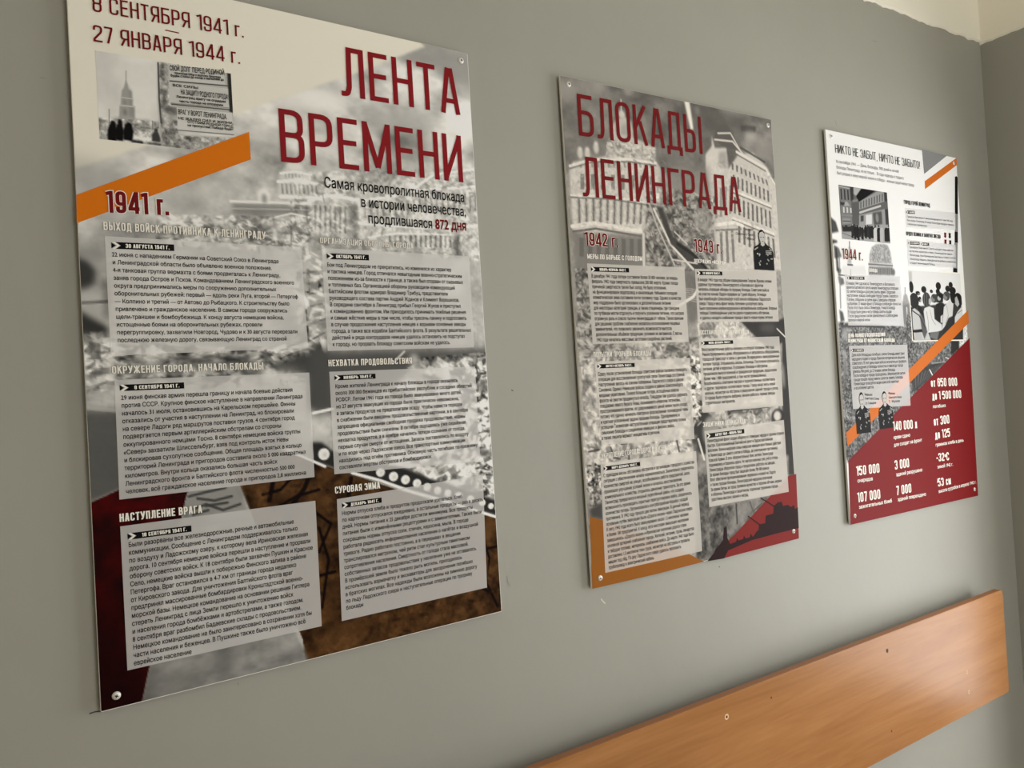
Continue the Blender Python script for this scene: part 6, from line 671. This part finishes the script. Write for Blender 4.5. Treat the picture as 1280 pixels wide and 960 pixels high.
# ------------------------------------------------------------------ wooden guard board low on the wall
WOOD = material('beech_laminate', (205, 140, 90), .26, .105); b = WOOD.node_tree.nodes['Principled BSDF']
tc = N(WOOD, 'ShaderNodeTexCoord'); mp = N(WOOD, 'ShaderNodeMapping'); mp.inputs['Scale'].default_value = (1.1, 4, 11); mp.inputs['Rotation'].default_value = (0, .05, 0)
L(WOOD, tc.outputs['Object'], mp.inputs[0]); n1 = N(WOOD, 'ShaderNodeTexNoise', Scale=1.6, Detail=5.0, Roughness=.62, Distortion=.8); L(WOOD, mp.outputs[0], n1.inputs['Vector'])
mp2 = N(WOOD, 'ShaderNodeMapping'); mp2.inputs['Scale'].default_value = (6, 20, 160); L(WOOD, tc.outputs['Object'], mp2.inputs[0]); n2 = N(WOOD, 'ShaderNodeTexNoise', Scale=1.0, Detail=4.0); L(WOOD, mp2.outputs[0], n2.inputs['Vector'])
mx = N(WOOD, 'ShaderNodeMix', data_type='FLOAT'); mx.inputs[0].default_value = .25; L(WOOD, n1.outputs[0], mx.inputs[2]); L(WOOD, n2.outputs[0], mx.inputs[3])
rp = N(WOOD, 'ShaderNodeValToRGB'); rp.color_ramp.elements[0].position = .32; rp.color_ramp.elements[1].position = .70
rp.color_ramp.elements[0].color = (*[float(v) for v in lin((150, 101, 58))], 1); rp.color_ramp.elements[1].color = (*[float(v) for v in lin((178, 127, 80))], 1)
L(WOOD, mx.outputs[0], rp.inputs[0]); L(WOOD, rp.outputs[0], b.inputs['Base Color'])
EDGE = material('wood_edge', (150, 98, 60), .5)
BX0, BX1, BZ0, BZ1, BY, BT = -1.1, BOARD_END, BOARD_Z[0], BOARD_Z[1], BOARD_Y, .018
gb = thing('guard_board', 'long beech-coloured wooden board fixed low along the grey wall', 'board', (BX1, 0, BZ0))
def rect_round(x0, x1, z0, z1, r, n=6):
    p = []
    for cx, cz, a in ((x1-r, z1-r, 0), (x0+r, z1-r, 90), (x0+r, z0+r, 180), (x1-r, z0+r, 270)):
        for k in range(n+1): t = math.radians(a+90*k/n); p.append((cx+r*math.cos(t), cz+r*math.sin(t)))
    return p
pts = rect_round(BX0-BX1, 0, 0, BZ1-BZ0, .012); n = len(pts); e = .0015
inner = rect_round(BX0-BX1+e, -e, e, BZ1-BZ0-e, .0105)
V = [(x, BY, z) for x, z in inner]+[(x, BY+e, z) for x, z in pts]+[(x, BY+BT, z) for x, z in pts]
F = [tuple(range(n))]+[(k, n+k, n+(k+1) % n, (k+1) % n) for k in range(n)]+[(n+k, 2*n+k, 2*n+(k+1) % n, n+(k+1) % n) for k in range(n)]+[tuple(range(3*n-1, 2*n-1, -1))]
o = mesh_obj('plank', V, F, [WOOD, EDGE], gb, [0]*(n+1)+[1]*(n+1))
for x in (-.022, -.75, -1.5, -2.25, -3.0):
    bm = bmesh.new(); boxes(bm, (x-.04, x, BY+BT, -.0004, .03, BZ1-BZ0-.075)); bm_obj('batten', bm, EDGE, gb)
HOLE = material('drill_hole', (58, 34, 20), .8); CHIP = material('chipped_laminate', (232, 190, 145), .7)
def disc(name, x, z, r, y, m, parent, k=14, sq=1.0):
    return mesh_obj(name, [(x+r*math.cos(2*math.pi*j/k), y, z+r*sq*math.sin(2*math.pi*j/k)) for j in range(k)], [tuple(range(k))], m, parent)
for x, z, r, k in HOLES:
    x -= BX1; z -= BZ0; r /= 1000
    if k == 1: c = disc('drill_hole', x, z, r*1.7, BY-.0002, CHIP, gb); disc('hole_bottom', x, z, r*.8, BY-.0004, HOLE, c)
    elif k == 2: c = disc('drill_hole', x, z, r*1.2, BY-.0002, CHIP, gb, 7, 1.6); disc('hole_bottom', x, z+r*.1, r*.5, BY-.0004, HOLE, c, 7, 1.8)
    else: disc('drill_hole', x, z, r, BY-.0003, HOLE, gb, 12, 1.15)
